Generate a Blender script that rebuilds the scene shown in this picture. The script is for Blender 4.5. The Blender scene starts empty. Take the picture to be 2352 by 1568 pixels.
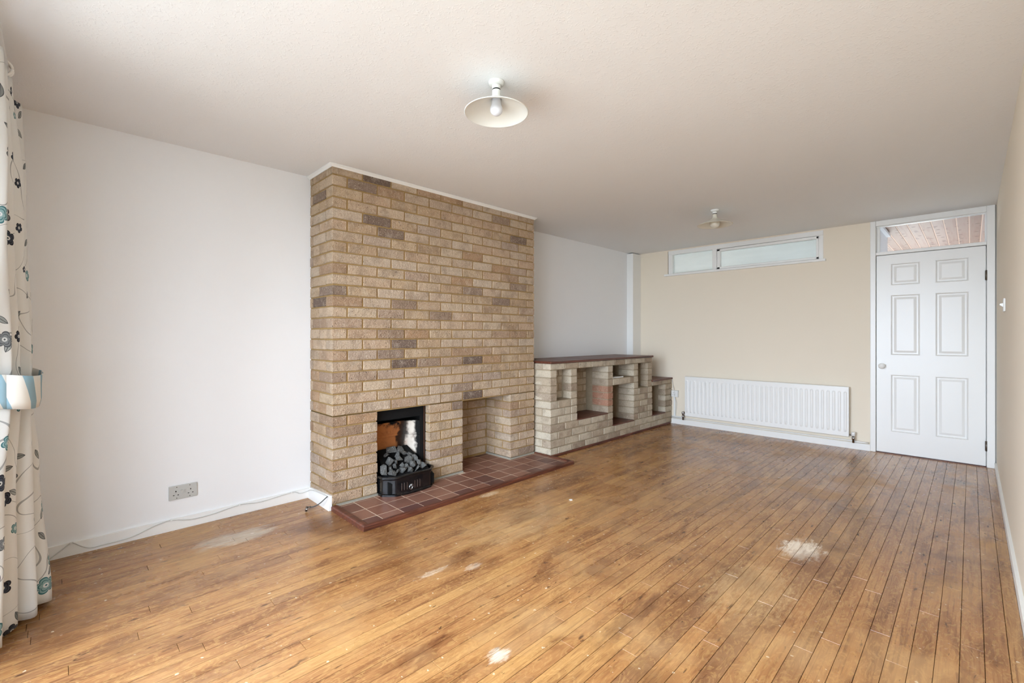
import bpy, bmesh, math, random
from mathutils import Vector, Matrix, noise
R = random.Random(7)
sc = bpy.context.scene
COL = sc.collection

# ------------------------------------------------------------------ camera
F_PX, U0, V0, CAM_H = 1049.0, 1176.0, 771.0, 1.175
YAW = math.radians(45.16)
cam_d = bpy.data.cameras.new('camera')
cam_d.sensor_fit = 'HORIZONTAL'
cam_d.sensor_width = 36.0
cam_d.lens = 36.0 * F_PX / 2352.0
cam_d.shift_y = -(784.0 - V0) / 2352.0
cam_d.clip_start = 0.02
cam = bpy.data.objects.new('camera', cam_d)
COL.objects.link(cam)
cam.location = (0, 0, CAM_H)
cam.rotation_euler = (math.radians(90), 0, YAW)
sc.camera = cam

# ------------------------------------------------------------------ world, light, exposure
WORLD_STRENGTH = 21.5
EXPOSURE = 0.0
w = bpy.data.worlds.new('overcast_sky')
sc.world = w
w.use_nodes = True
bg = w.node_tree.nodes['Background']
bg.inputs['Color'].default_value = (0.848, 0.97, 1.165, 1)
bg.inputs['Strength'].default_value = WORLD_STRENGTH

WIN = (-2.42, 0.02, 0.08, 2.18)          # garden window: x0, x1, z0, z1
HWIN = (-2.5, -0.3, 1.0, 1.86)          # unseen hall end window, added to light the frosted panes and transom


def portal(name, loc, rot, sx, sy):
    l = bpy.data.lights.new(name, 'AREA')
    l.shape = 'RECTANGLE'
    l.size, l.size_y = sx, sy
    l.cycles.is_portal = True
    o = bpy.data.objects.new(name, l)
    COL.objects.link(o)
    o.location, o.rotation_euler = loc, rot


portal('window_garden_offscreen', ((WIN[0] + WIN[1]) / 2, -0.70, (WIN[2] + WIN[3]) / 2),
       (math.radians(90), 0, 0), WIN[1] - WIN[0], WIN[3] - WIN[2])
portal('window_hall_added_offscreen', ((HWIN[0] + HWIN[1]) / 2, 9.36, (HWIN[2] + HWIN[3]) / 2),
       (math.radians(-90), 0, 0), HWIN[1] - HWIN[0], HWIN[3] - HWIN[2])

vs = sc.view_settings
vs.view_transform = 'Standard'
vs.look = 'None'
vs.exposure = EXPOSURE
vs.gamma = 1.0
vs.use_curve_mapping = False
sc.cycles.use_denoising = True
sc.cycles.max_bounces = 6
sc.cycles.diffuse_bounces = 4
sc.cycles.glossy_bounces = 2
sc.cycles.transmission_bounces = 4
sc.cycles.use_adaptive_sampling = True
sc.cycles.adaptive_threshold = 0.06
sc.cycles.adaptive_min_samples = 12
sc.cycles.caustics_reflective = False
sc.cycles.caustics_refractive = False
sc.cycles.sample_clamp_indirect = 6.0

# ------------------------------------------------------------------ room numbers (metres)
HY1_ = 9.3                       # hall end wall face
XL, XR = -3.41, 0.158            # left / right wall faces
YF, YB = 5.885, -0.27            # far / window wall faces
ZC = 2.335                       # ceiling


def pix_on_x(u, v, X):
    t = (u - U0) / F_PX
    s, c = math.sin(YAW), math.cos(YAW)
    d = (-s + c * t, c + s * t, -(v - V0) / F_PX)
    k = X / d[0]
    return Vector((X, d[1] * k, CAM_H + d[2] * k))


def pix_ray(u, v):
    t = (u - U0) / F_PX
    s, c = math.sin(YAW), math.cos(YAW)
    return Vector((-s + c * t, c + s * t, -(v - V0) / F_PX))


# ------------------------------------------------------------------ material helpers
def srgb(r, g, b):
    f = lambda c: ((c / 255 + 0.055) / 1.055) ** 2.4 if c > 10 else c / 255 / 12.92
    return (f(r), f(g), f(b), 1)


class NT:
    def __init__(self, name):
        self.m = bpy.data.materials.new(name)
        self.m.use_nodes = True
        self.t = self.m.node_tree
        self.b = self.t.nodes['Principled BSDF']

    def n(self, typ, **kw):
        nd = self.t.nodes.new(typ)
        for k, v in kw.items():
            setattr(nd, k, v)
        return nd

    def lk(self, a, b):
        self.t.links.new(a, b)

    def val(self, sock, v):
        if hasattr(v, 'is_linked') or isinstance(v, bpy.types.NodeSocket):
            self.lk(v, sock)
        else:
            sock.default_value = v

    def math(self, op, a, b=None, c=None, clamp=False):
        nd = self.n('ShaderNodeMath', operation=op, use_clamp=clamp)
        self.val(nd.inputs[0], a)
        if b is not None:
            self.val(nd.inputs[1], b)
        if c is not None:
            self.val(nd.inputs[2], c)
        return nd.outputs[0]

    def vmath(self, op, a, b=None):
        nd = self.n('ShaderNodeVectorMath', operation=op)
        self.val(nd.inputs[0], a)
        if b is not None:
            self.val(nd.inputs[1], b)
        return nd.outputs[0]

    def vlen(self, a):
        nd = self.n('ShaderNodeVectorMath', operation='LENGTH')
        self.val(nd.inputs[0], a)
        return nd.outputs['Value']

    def mix(self, fac, a, b, blend='MIX'):
        nd = self.n('ShaderNodeMix', data_type='RGBA', blend_type=blend)
        self.val(nd.inputs[0], fac)
        self.val(nd.inputs[6], a)
        self.val(nd.inputs[7], b)
        return nd.outputs[2]

    def ramp(self, fac, stops, interp='LINEAR'):
        nd = self.n('ShaderNodeValToRGB')
        self.val(nd.inputs[0], fac)
        cr = nd.color_ramp
        cr.interpolation = interp
        cr.elements[0].position, cr.elements[0].color = stops[0]
        cr.elements[1].position, cr.elements[1].color = stops[-1]
        for p, c in stops[1:-1]:
            e = cr.elements.new(p)
            e.color = c
        return nd.outputs[0]

    def step(self, x, lo, hi):
        nd = self.n('ShaderNodeMapRange', interpolation_type='SMOOTHSTEP')
        self.val(nd.inputs[0], x)
        nd.inputs[1].default_value, nd.inputs[2].default_value = lo, hi
        return nd.outputs[0]

    def noise(self, vec, scale, detail=2.0, rough=0.5, dist=0.0):
        nd = self.n('ShaderNodeTexNoise')
        if vec is not None:
            self.lk(vec, nd.inputs['Vector'])
        nd.inputs['Scale'].default_value = scale
        nd.inputs['Detail'].default_value = detail
        nd.inputs['Roughness'].default_value = rough
        nd.inputs['Distortion'].default_value = dist
        return nd.outputs['Fac']

    def voronoi(self, vec, scale, feature='F1', rnd=1.0, dims='3D'):
        nd = self.n('ShaderNodeTexVoronoi', feature=feature, voronoi_dimensions=dims)
        self.lk(vec, nd.inputs['Vector'])
        nd.inputs['Scale'].default_value = scale
        nd.inputs['Randomness'].default_value = rnd
        return nd

    def scale(self, vec, s, off=(0, 0, 0)):
        nd = self.n('ShaderNodeMapping')
        self.lk(vec, nd.inputs[0])
        nd.inputs['Scale'].default_value = s
        nd.inputs['Location'].default_value = off
        return nd.outputs[0]

    def pos(self):
        return self.n('ShaderNodeNewGeometry').outputs['Position']

    def obj(self):
        return self.n('ShaderNodeTexCoord').outputs['Object']

    def rnd(self):
        return self.n('ShaderNodeObjectInfo').outputs['Random']

    def sep(self, v):
        nd = self.n('ShaderNodeSeparateXYZ')
        self.lk(v, nd.inputs[0])
        return nd.outputs

    def comb(self, x, y, z=0.0):
        nd = self.n('ShaderNodeCombineXYZ')
        for i, q in enumerate((x, y, z)):
            self.val(nd.inputs[i], q)
        return nd.outputs[0]

    def bump(self, h, strength=0.3, dist=0.01):
        nd = self.n('ShaderNodeBump')
        nd.inputs['Strength'].default_value = strength
        nd.inputs['Distance'].default_value = dist
        self.lk(h, nd.inputs['Height'])
        self.lk(nd.outputs[0], self.b.inputs['Normal'])

    def out(self, col=None, rough=0.5, spec=None, metal=None):
        if col is not None:
            self.val(self.b.inputs['Base Color'], col)
        self.val(self.b.inputs['Roughness'], rough)
        if spec is not None:
            self.val(self.b.inputs['Specular IOR Level'], spec)
        if metal is not None:
            self.val(self.b.inputs['Metallic'], metal)
        return self.m


def paint(name, rgb, rough=0.55, var=0.03, bump=0.05, bscale=90.0, spec=0.4):
    t = NT(name)
    p = t.pos()
    n1 = t.noise(p, 1.3, 3)
    d = tuple(c * (1 - var * 2.2) for c in rgb[:3]) + (1,)
    col = t.mix(n1, rgb, d)
    t.bump(t.noise(p, bscale, 2), bump, 0.003)
    return t.out(col, rough, spec)


def plain(name, rgb, rough=0.5, metal=0.0, spec=0.5, var=0.06, scale=30.0):
    t = NT(name)
    n1 = t.noise(t.obj(), scale, 2)
    d = tuple(c * (1 - var * 2) for c in rgb[:3]) + (1,)
    return t.out(t.mix(n1, rgb, d), rough, spec, metal)


def brick_material(name, stops, efflor=0.3, rug=0.9, island=False):
    t = NT(name)
    o = t.obj()
    if island:
        rv = t.n('ShaderNodeNewGeometry').outputs['Random Per Island']
    else:
        rv = t.sep(t.n('ShaderNodeObjectInfo').outputs['Color'])[0]
    off = t.vmath('ADD', o, t.comb(t.math('MULTIPLY', rv, 31.0), t.math('MULTIPLY', rv, 57.0), t.math('MULTIPLY', rv, 13.0)))
    base = t.ramp(rv, stops)
    n_big = t.noise(off, 9.0, 2, 0.6)
    col = t.mix(t.math('MULTIPLY', t.step(n_big, 0.42, 0.75), 0.38), base, srgb(112, 92, 74))
    n_pale = t.noise(t.vmath('ADD', off, (4.2, 1.7, 9.1)), 14.0, 2, 0.6)
    col = t.mix(t.math('MULTIPLY', t.step(n_pale, 0.5, 0.78), efflor), col, srgb(214, 198, 178))
    fine = t.noise(off, 120.0, 2, 0.6)
    col = t.mix(t.math('MULTIPLY', t.step(fine, 0.54, 0.72), 0.42), col, srgb(116, 94, 74))
    lite = t.noise(t.vmath('ADD', off, (1.1, 5.3, 2.2)), 95.0, 2, 0.65)
    col = t.mix(t.math('MULTIPLY', t.step(lite, 0.55, 0.70), 0.35), col, srgb(232, 214, 190))
    pit = t.voronoi(off, 46.0)
    spot = t.math('MULTIPLY', t.math('LESS_THAN', pit.outputs['Distance'], 0.16),
                  t.math('GREATER_THAN', t.sep(pit.outputs['Color'])[0], 0.86))
    col = t.mix(t.math('MULTIPLY', spot, 0.75), col, srgb(62, 48, 38))
    h1 = t.noise(t.scale(off, (1, 1, 1.0)), 85.0, 2, 0.6, 1.2)
    h2 = t.noise(off, 30.0, 1, 0.5)
    h = t.math('ADD', t.math('MULTIPLY', h1, 0.75), t.math('MULTIPLY', h2, 0.55))
    h = t.math('SUBTRACT', h, t.math('MULTIPLY', spot, 0.4))
    t.bump(h, rug, 0.014)
    return t.out(col, 0.9, 0.2)


def wood_dark(name, c1, c2, rough=0.35, axis='Y'):
    t = NT(name)
    p = t.pos()
    s = {'Y': (70, 3.5, 70), 'X': (3.5, 70, 70)}[axis]
    g = t.noise(t.scale(p, s), 1.0, 4, 0.6, 0.6)
    col = t.mix(t.step(g, 0.3, 0.72), c1, c2)
    t.bump(g, 0.08, 0.002)
    return t.out(col, t.math('ADD', rough, t.math('MULTIPLY', t.noise(p, 6.0), 0.2)), 0.5)


M = {}
M['wall_white'] = paint('wall_white_paint', srgb(243, 243, 243), 0.7, 0.008, 0.05)
M['wall_cream'] = paint('wall_cream_paint', srgb(241, 229, 209), 0.7, 0.012, 0.05)
M['gloss_white'] = paint('white_gloss_paint', srgb(245, 244, 240), 0.32, 0.02, 0.03, 40.0, 0.5)
M['rad_white'] = paint('radiator_enamel', srgb(244, 243, 239), 0.3, 0.01, 0.0, 40.0, 0.5)
M['plastic'] = plain('socket_plastic', srgb(196, 196, 191), 0.35, 0, 0.5, 0.02)
M['plastic_white'] = plain('white_plastic', srgb(236, 236, 232), 0.35, 0, 0.5, 0.02)
M['black'] = plain('pin_hole_black', srgb(14, 14, 14), 0.7)
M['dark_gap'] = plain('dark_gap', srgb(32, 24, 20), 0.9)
M['brass'] = plain('tarnished_steel', srgb(108, 100, 92), 0.4, 0.9, 0.5, 0.1)
M['chrome'] = plain('chrome', srgb(190, 190, 192), 0.22, 1.0, 0.5, 0.05)
M['cable_grey'] = plain('painted_cable', srgb(214, 213, 208), 0.5)
M['cable_black'] = plain('grey_rubber_cable', srgb(74, 74, 72), 0.55)
M['opal'] = plain('opal_glass_shade', srgb(238, 240, 235), 0.25, 0, 0.5, 0.01)
M['opal_cream'] = plain('cream_glass_shade', srgb(226, 220, 204), 0.28, 0, 0.5, 0.02)
M['bulb'] = plain('frosted_bulb', srgb(226, 230, 238), 0.2, 0, 0.5, 0.01)
M['bulb_cream'] = plain('cream_bulb', srgb(218, 212, 196), 0.2, 0, 0.5, 0.01)
M['mahogany'] = wood_dark('dark_stained_wood', srgb(112, 62, 44), srgb(66, 34, 24), 0.3)
M['mahogany_x'] = wood_dark('dark_stained_wood_across', srgb(124, 74, 52), srgb(74, 40, 28), 0.32, 'X')

# ceiling: painted textured plaster
t = NT('ceiling_textured_paint')
p = t.pos()
hh = t.math('ADD', t.math('MULTIPLY', t.step(t.noise(p, 55.0, 3, 0.6, 1.5), 0.52, 0.75), 0.8), t.math('MULTIPLY', t.noise(p, 14.0, 2), 0.5))
t.bump(hh, 0.22, 0.006)
M['ceiling'] = t.out(t.mix(t.noise(p, 0.9, 3), srgb(245, 245, 245), srgb(241, 241, 241)), 0.8, 0.2)

# bricks and mortar
TAN = [(0.0, srgb(201, 179, 153)), (0.15, srgb(191, 162, 134)), (0.3, srgb(198, 178, 156)), (0.45, srgb(184, 156, 126)),
       (0.6, srgb(194, 169, 139)), (0.74, srgb(182, 161, 143)), (0.84, srgb(178, 144, 111)), (0.92, srgb(156, 134, 116)),
       (0.97, srgb(132, 112, 98)), (1.0, srgb(96, 81, 74))]
PALE = [(0.0, srgb(206, 195, 174)), (0.25, srgb(192, 178, 156)), (0.45, srgb(202, 191, 171)), (0.62, srgb(185, 169, 146)),
        (0.8, srgb(175, 159, 139)), (0.94, srgb(158, 140, 120)), (0.965, srgb(181, 138, 113)), (1.0, srgb(175, 127, 104))]
M['brick_tan'] = brick_material('tan_stock_brick', TAN, 0.3, 1.0)
M['brick_tan_joined'] = brick_material('tan_stock_brick_inside', TAN, 0.3, 1.0, True)
M['brick_pale'] = brick_material('pale_stock_brick', PALE, 0.25, 0.5)


def mortar_material(name, c1, c2):
    t = NT(name)
    p = t.pos()
    n1 = t.noise(p, 40.0, 4, 0.7)
    t.bump(t.noise(p, 180.0, 3), 0.5, 0.004)
    return t.out(t.mix(n1, c1, c2), 0.95, 0.1)


M['mortar_tan'] = mortar_material('yellow_mortar', srgb(176, 146, 98), srgb(140, 112, 72))
M['mortar_grey'] = mortar_material('grey_tan_mortar', srgb(178, 164, 140), srgb(146, 130, 108))
M['grout'] = mortar_material('pale_grout', srgb(224, 208, 186), srgb(190, 168, 144))
M['fillet'] = mortar_material('grey_cement_fillet', srgb(132, 126, 114), srgb(166, 160, 148))

# quarry tiles
t = NT('quarry_tile')
rv = t.rnd()
o = t.pos()
c = t.ramp(rv, [(0.0, srgb(142, 96, 76)), (0.35, srgb(126, 84, 68)), (0.65, srgb(150, 106, 86)), (0.85, srgb(112, 74, 62)), (1.0, srgb(98, 64, 58))])
c = t.mix(t.math('MULTIPLY', t.noise(o, 22.0, 3, 0.6), 0.35), c, srgb(84, 52, 44))
t.bump(t.noise(o, 60.0, 2), 0.06, 0.003)
M['tile'] = t.out(c, t.math('ADD', 0.32, t.math('MULTIPLY', t.noise(o, 9.0), 0.25)), 0.5)


# floor boards
def floor_material():
    t = NT('worn_varnished_floorboard')
    p = t.pos()
    x, y, z = t.sep(p)
    oi = t.rnd()
    isl = t.n('ShaderNodeNewGeometry').outputs['Random Per Island']
    rv = t.math('FRACT', t.math('ADD', t.math('MULTIPLY', oi, 3.7), t.math('MULTIPLY', isl, 1.3)))
    sh = t.comb(t.math('MULTIPLY', rv, 17.0), t.math('MULTIPLY', rv, 41.0), 0.0)
    q = t.vmath('ADD', p, sh)
    base = t.ramp(rv, [(0.0, srgb(184, 121, 57)), (0.2, srgb(169, 106, 48)), (0.42, srgb(195, 138, 72)), (0.6, srgb(163, 100, 45)),
                       (0.78, srgb(178, 115, 54)), (0.92, srgb(152, 93, 43)), (1.0, srgb(131, 78, 39))])
    nb = t.noise(p, 1.1, 3, 0.55)
    # varnish tone wanders from patch to patch
    col = t.mix(t.math('MULTIPLY', t.step(nb, 0.38, 0.64), 0.36), base, srgb(138, 84, 46))
    col = t.mix(0.26, col, srgb(184, 156, 116))      # old worn, slightly greyed varnish all over
    # mottling along the boards
    mo = t.noise(t.scale(p, (7, 1.7, 1)), 1.0, 3, 0.65, 1.2)
    col = t.mix(t.math('MULTIPLY', t.step(mo, 0.46, 0.68), 0.62), col, srgb(106, 59, 28))
    col = t.mix(t.math('MULTIPLY', t.step(mo, 0.48, 0.28), 0.30), col, srgb(207, 164, 104))
    # grain
    g1 = t.noise(t.scale(q, (95, 4.0, 1)), 1.0, 3, 0.6, 0.9)
    col = t.mix(t.math('MULTIPLY', t.step(g1, 0.40, 0.72), 0.36), col, srgb(110, 67, 36))
    g2 = t.noise(t.scale(q, (34, 1.3, 1)), 1.0, 2, 0.6, 2.2)
    col = t.mix(t.math('MULTIPLY', t.step(g2, 0.53, 0.72), 0.6), col, srgb(110, 67, 39))
    fg = t.noise(t.scale(q, (24, 9, 1)), 1.0, 2, 0.65, 4.0)
    col = t.mix(t.math('MULTIPLY', t.step(fg, 0.50, 0.62), 0.26), col, srgb(210, 166, 102))
    # knots, gouges and scratches
    kv = t.voronoi(t.scale(q, (11, 3.0, 1)), 1.0, dims='2D')
    kd = t.math('ADD', kv.outputs['Distance'], t.math('MULTIPLY', t.math('SUBTRACT', t.noise(t.scale(q, (1, 0.4, 1)), 70.0, 1), 0.5), 0.26))
    knot = t.math('MULTIPLY', t.math('SUBTRACT', 1.0, t.step(kd, 0.0, 0.09)), t.math('GREATER_THAN', t.sep(kv.outputs['Color'])[0], 0.62))
    col = t.mix(t.math('MULTIPLY', knot, 0.8), col, srgb(68, 41, 25))
    gv = t.noise(t.scale(q, (40, 8, 1)), 1.0, 2, 0.55, 3.0)
    gouge = t.step(gv, 0.70, 0.745)
    col = t.mix(t.math('MULTIPLY', gouge, 0.75), col, srgb(60, 39, 25))
    sv = t.noise(t.scale(p, (30, 30, 1)), 1.0, 1, 0.5, 4.5)
    scr = t.math('MULTIPLY', t.math('LESS_THAN', t.math('ABSOLUTE', t.math('SUBTRACT', sv, 0.5)), 0.006), t.step(t.noise(p, 2.6, 2), 0.48, 0.62))
    col = t.mix(t.math('MULTIPLY', scr, 0.4), col, srgb(218, 185, 135))
    # dark of the thin gaps painted along the long joints, so seams show
    ed = t.math('ABSOLUTE', t.math('SUBTRACT', t.math('FRACT', t.math('DIVIDE', t.math('SUBTRACT', x, 0.0983), 0.064)), 0.5))
    col = t.mix(t.math('MULTIPLY', t.step(ed, 0.462, 0.490), t.math('ADD', 0.15, t.math('MULTIPLY', t.step(g2, 0.3, 0.6), 0.4))), col, srgb(88, 56, 32))
    # dull worn patches and dark traffic stains
    wn = t.noise(t.vmath('ADD', p, (3.1, 7.7, 0)), 1.9, 3, 0.62)
    worn = t.step(wn, 0.5, 0.72)
    col = t.mix(t.math('MULTIPLY', worn, 0.42), col, srgb(199, 160, 111))
    dn = t.noise(t.vmath('ADD', p, (13.1, 2.7, 0)), 1.6, 3, 0.6)
    dark = t.step(dn, 0.54, 0.72)
    col = t.mix(t.math('MULTIPLY', dark, 0.6), col, srgb(98, 59, 34))
    # paint flecks
    fv = t.voronoi(p, 13.0, dims='2D')
    fc = t.sep(fv.outputs['Color'])
    fr = t.math('ADD', fv.outputs['Distance'], t.math('MULTIPLY', t.math('SUBTRACT', t.noise(p, 110.0, 1), 0.5), 0.16))
    fl = t.math('MULTIPLY', t.math('LESS_THAN', fr, t.math('MULTIPLY', fc[2], 0.07)), t.math('GREATER_THAN', fc[1], 0.8))
    col = t.mix(t.math('MULTIPLY', fl, 0.7), col, srgb(224, 203, 171))

    # individual marks: x, y, rx, ry, colour, strength, noise scale, raggedness
    marks = [(-0.66, 2.90, 0.11, 0.17, srgb(242, 226, 204), 0.95, 9.0, 0.5), (-0.58, 2.76, 0.13, 0.17, srgb(112, 62, 30), 0.5, 7.0, 0.4),
             (-3.02, 0.74, 0.11, 0.24, srgb(200, 186, 164), 0.75, 5.0, 0.35), (-1.225, 1.15, 0.04, 0.05, srgb(236, 220, 198), 0.85, 14.0, 0.4),
             (-1.885, 1.325, 0.022, 0.10, srgb(240, 224, 200), 0.4, 26.0, 0.6), (-1.79, 1.50, 0.03, 0.06, srgb(240, 224, 200), 0.35, 26.0, 0.6),
             (-2.52, 2.27, 0.04, 0.10, srgb(230, 202, 164), 0.7, 14.0, 0.4), (-1.45, 0.93, 0.034, 0.22, srgb(104, 60, 34), 0.65, 8.0, 0.3),
             (-2.02, 2.05, 0.25, 0.5, srgb(226, 190, 138), 0.28, 4.0, 0.4), (-0.72, 2.28, 0.2, 0.35, srgb(226, 188, 132), 0.34, 6.0, 0.45),
             (-1.0, 1.7, 0.05, 0.3, srgb(96, 62, 42), 0.5, 8.0, 0.4)]
    streak = t.step(t.noise(t.scale(p, (60, 7, 1)), 1.0, 3, 0.65), 0.30, 0.62)
    rag = {k: t.math('SUBTRACT', t.noise(t.scale(p, (2.0, 0.6, 1)), k, 3, 0.7), 0.5) for k in (10.0, 24.0, 57.0)}
    for (mx, my, rx, ry, mc, st, ns, na) in marks:
        rn = rag[10.0 if ns < 6 else 24.0 if ns < 15 else 57.0]
        dx = t.math('DIVIDE', t.math('SUBTRACT', x, mx), rx)
        dy = t.math('DIVIDE', t.math('SUBTRACT', y, my), ry)
        dd = t.math('SQRT', t.math('ADD', t.math('MULTIPLY', dx, dx), t.math('MULTIPLY', dy, dy)))
        dd = t.math('ADD', dd, t.math('MULTIPLY', rn, na * 3.5))
        mk = t.math('MULTIPLY', t.math('SUBTRACT', 1.0, t.step(dd, 0.5, 1.05)), t.math('ADD', 0.45, t.math('MULTIPLY', streak, 0.55)))
        col = t.mix(t.math('MULTIPLY', mk, st), col, mc)
    rough = t.math('ADD', 0.2, t.math('MULTIPLY', worn, 0.2))
    rough = t.math('ADD', rough, t.math('MULTIPLY', t.noise(p, 26.0, 1), 0.1))
    h = t.math('SUBTRACT', t.math('MULTIPLY', g1, 0.3), t.math('ADD', knot, gouge))
    t.bump(h, 0.12, 0.002)
    return t.out(col, rough, 0.5)


M['floor'] = floor_material()

# iron, coal, fireback
M['iron'] = plain('black_cast_iron', srgb(16, 17, 19), 0.17, 0, 0.7, 0.15, 60.0)
M['soot'] = plain('soot_black_metal', srgb(17, 17, 17), 0.75, 0, 0.3, 0.3, 30.0)
M['rust'] = plain('rusted_edge', srgb(104, 66, 44), 0.85, 0, 0.2, 0.3, 60.0)
t = NT('grey_coal')
o = t.obj()
rv = t.rnd()
off = t.vmath('ADD', o, t.comb(t.math('MULTIPLY', rv, 9.0), rv, 0.0))
c = t.mix(t.noise(off, 70.0, 4, 0.7), srgb(66, 65, 62), srgb(108, 107, 103))
c = t.mix(t.math('MULTIPLY', t.step(t.noise(off, 110.0, 3, 0.7), 0.55, 0.72), 0.7), c, srgb(186, 184, 178))
t.bump(t.noise(off, 90.0, 4, 0.7), 0.9, 0.01)
M['coal'] = t.out(c, 0.75, 0.3)

t = NT('stained_fireclay')
p = t.pos()
x, y, z = t.sep(p)
n1 = t.noise(p, 12.0, 4, 0.65)
cl = t.mix(t.step(t.math('ADD', y, t.math('MULTIPLY', t.math('SUBTRACT', n1, 0.5), 0.12)), 1.93, 1.99), srgb(178, 112, 64), srgb(214, 204, 190))
cl = t.mix(t.math('MULTIPLY', t.step(n1, 0.45, 0.7), 0.4), cl, srgb(126, 78, 50))
soot = t.math('ADD', t.math('MULTIPLY', t.math('SUBTRACT', n1, 0.5), 0.35), t.math('MULTIPLY', z, 1.0))
cl = t.mix(t.step(soot, 0.47, 0.53), cl, srgb(18, 17, 16))
dy = t.math('SUBTRACT', y, 1.95)
sm = t.math('ADD', t.math('ABSOLUTE', dy), t.math('MULTIPLY', t.math('SUBTRACT', t.noise(p, 16.0, 4), 0.5), 0.10))
low = t.math('SUBTRACT', 1.0, t.step(t.math('ADD', z, t.math('MULTIPLY', t.math('SUBTRACT', n1, 0.5), 0.15)), 0.37, 0.41))
cl = t.mix(t.math('MULTIPLY', t.math('SUBTRACT', 1.0, t.step(sm, 0.02, 0.05)), 0.92), cl, srgb(22, 20, 19))
cl = t.mix(t.step(t.math('ADD', x, t.math('MULTIPLY', t.math('SUBTRACT', n1, 0.5), 0.09)), -3.155, -3.125), cl, srgb(24, 23, 23))
t.bump(n1, 0.2, 0.005)
M['fireclay'] = t.out(cl, 0.9, 0.2)

# glass
t = NT('clear_window_glass')
tr = t.n('ShaderNodeBsdfTransparent')
tr.inputs[0].default_value = (0.97, 0.98, 0.975, 1)
gl = t.n('ShaderNodeBsdfGlossy')
gl.inputs['Roughness'].default_value = 0.02
fr = t.n('ShaderNodeFresnel')
fr.inputs['IOR'].default_value = 1.45
mx = t.n('ShaderNodeMixShader')
t.lk(t.math('MULTIPLY', fr.outputs[0], 0.6), mx.inputs[0])
t.lk(tr.outputs[0], mx.inputs[1])
t.lk(gl.outputs[0], mx.inputs[2])
t.lk(mx.outputs[0], t.t.nodes['Material Output'].inputs[0])
M['glass'] = t.m
t = NT('frosted_window_glass')
tl = t.n('ShaderNodeBsdfTranslucent')
t.lk(t.mix(t.noise(t.scale(t.pos(), (1, 1, 6)), 3.0, 3), (0.80, 0.85, 0.83, 1), (0.70, 0.75, 0.73, 1)), tl.inputs[0])
gl = t.n('ShaderNodeBsdfGlossy')
gl.inputs['Roughness'].default_value = 0.25
mx = t.n('ShaderNodeMixShader')
mx.inputs[0].default_value = 0.06
t.lk(tl.outputs[0], mx.inputs[1])
t.lk(gl.outputs[0], mx.inputs[2])
t.lk(mx.outputs[0], t.t.nodes['Material Output'].inputs[0])
M['frosted'] = t.m

# hall pine boarding
t = NT('pine_ceiling_board')
p = t.pos()
rv = t.rnd()
q = t.vmath('ADD', p, t.comb(t.math('MULTIPLY', rv, 5.0), t.math('MULTIPLY', rv, 23.0), 0.0))
c = t.ramp(rv, [(0.0, srgb(180, 153, 137)), (0.5, srgb(163, 135, 118)), (1.0, srgb(189, 165, 151))])
c = t.mix(t.math('MULTIPLY', t.step(t.noise(t.scale(q, (50, 2.5, 1)), 1.0, 4), 0.45, 0.7), 0.3), c, srgb(145, 90, 64))
kv = t.voronoi(t.scale(q, (8, 9, 1)), 1.0, dims='2D')
k = t.math('MULTIPLY', t.math('LESS_THAN', kv.outputs['Distance'], 0.15), t.math('GREATER_THAN', t.sep(kv.outputs['Color'])[0], 0.5))
c = t.mix(t.math('MULTIPLY', k, 0.8), c, srgb(88, 51, 36))
M['pine'] = t.out(c, 0.5, 0.3)
M['pine_groove'] = plain('pale_board_groove', srgb(226, 192, 168), 0.6)


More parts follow.
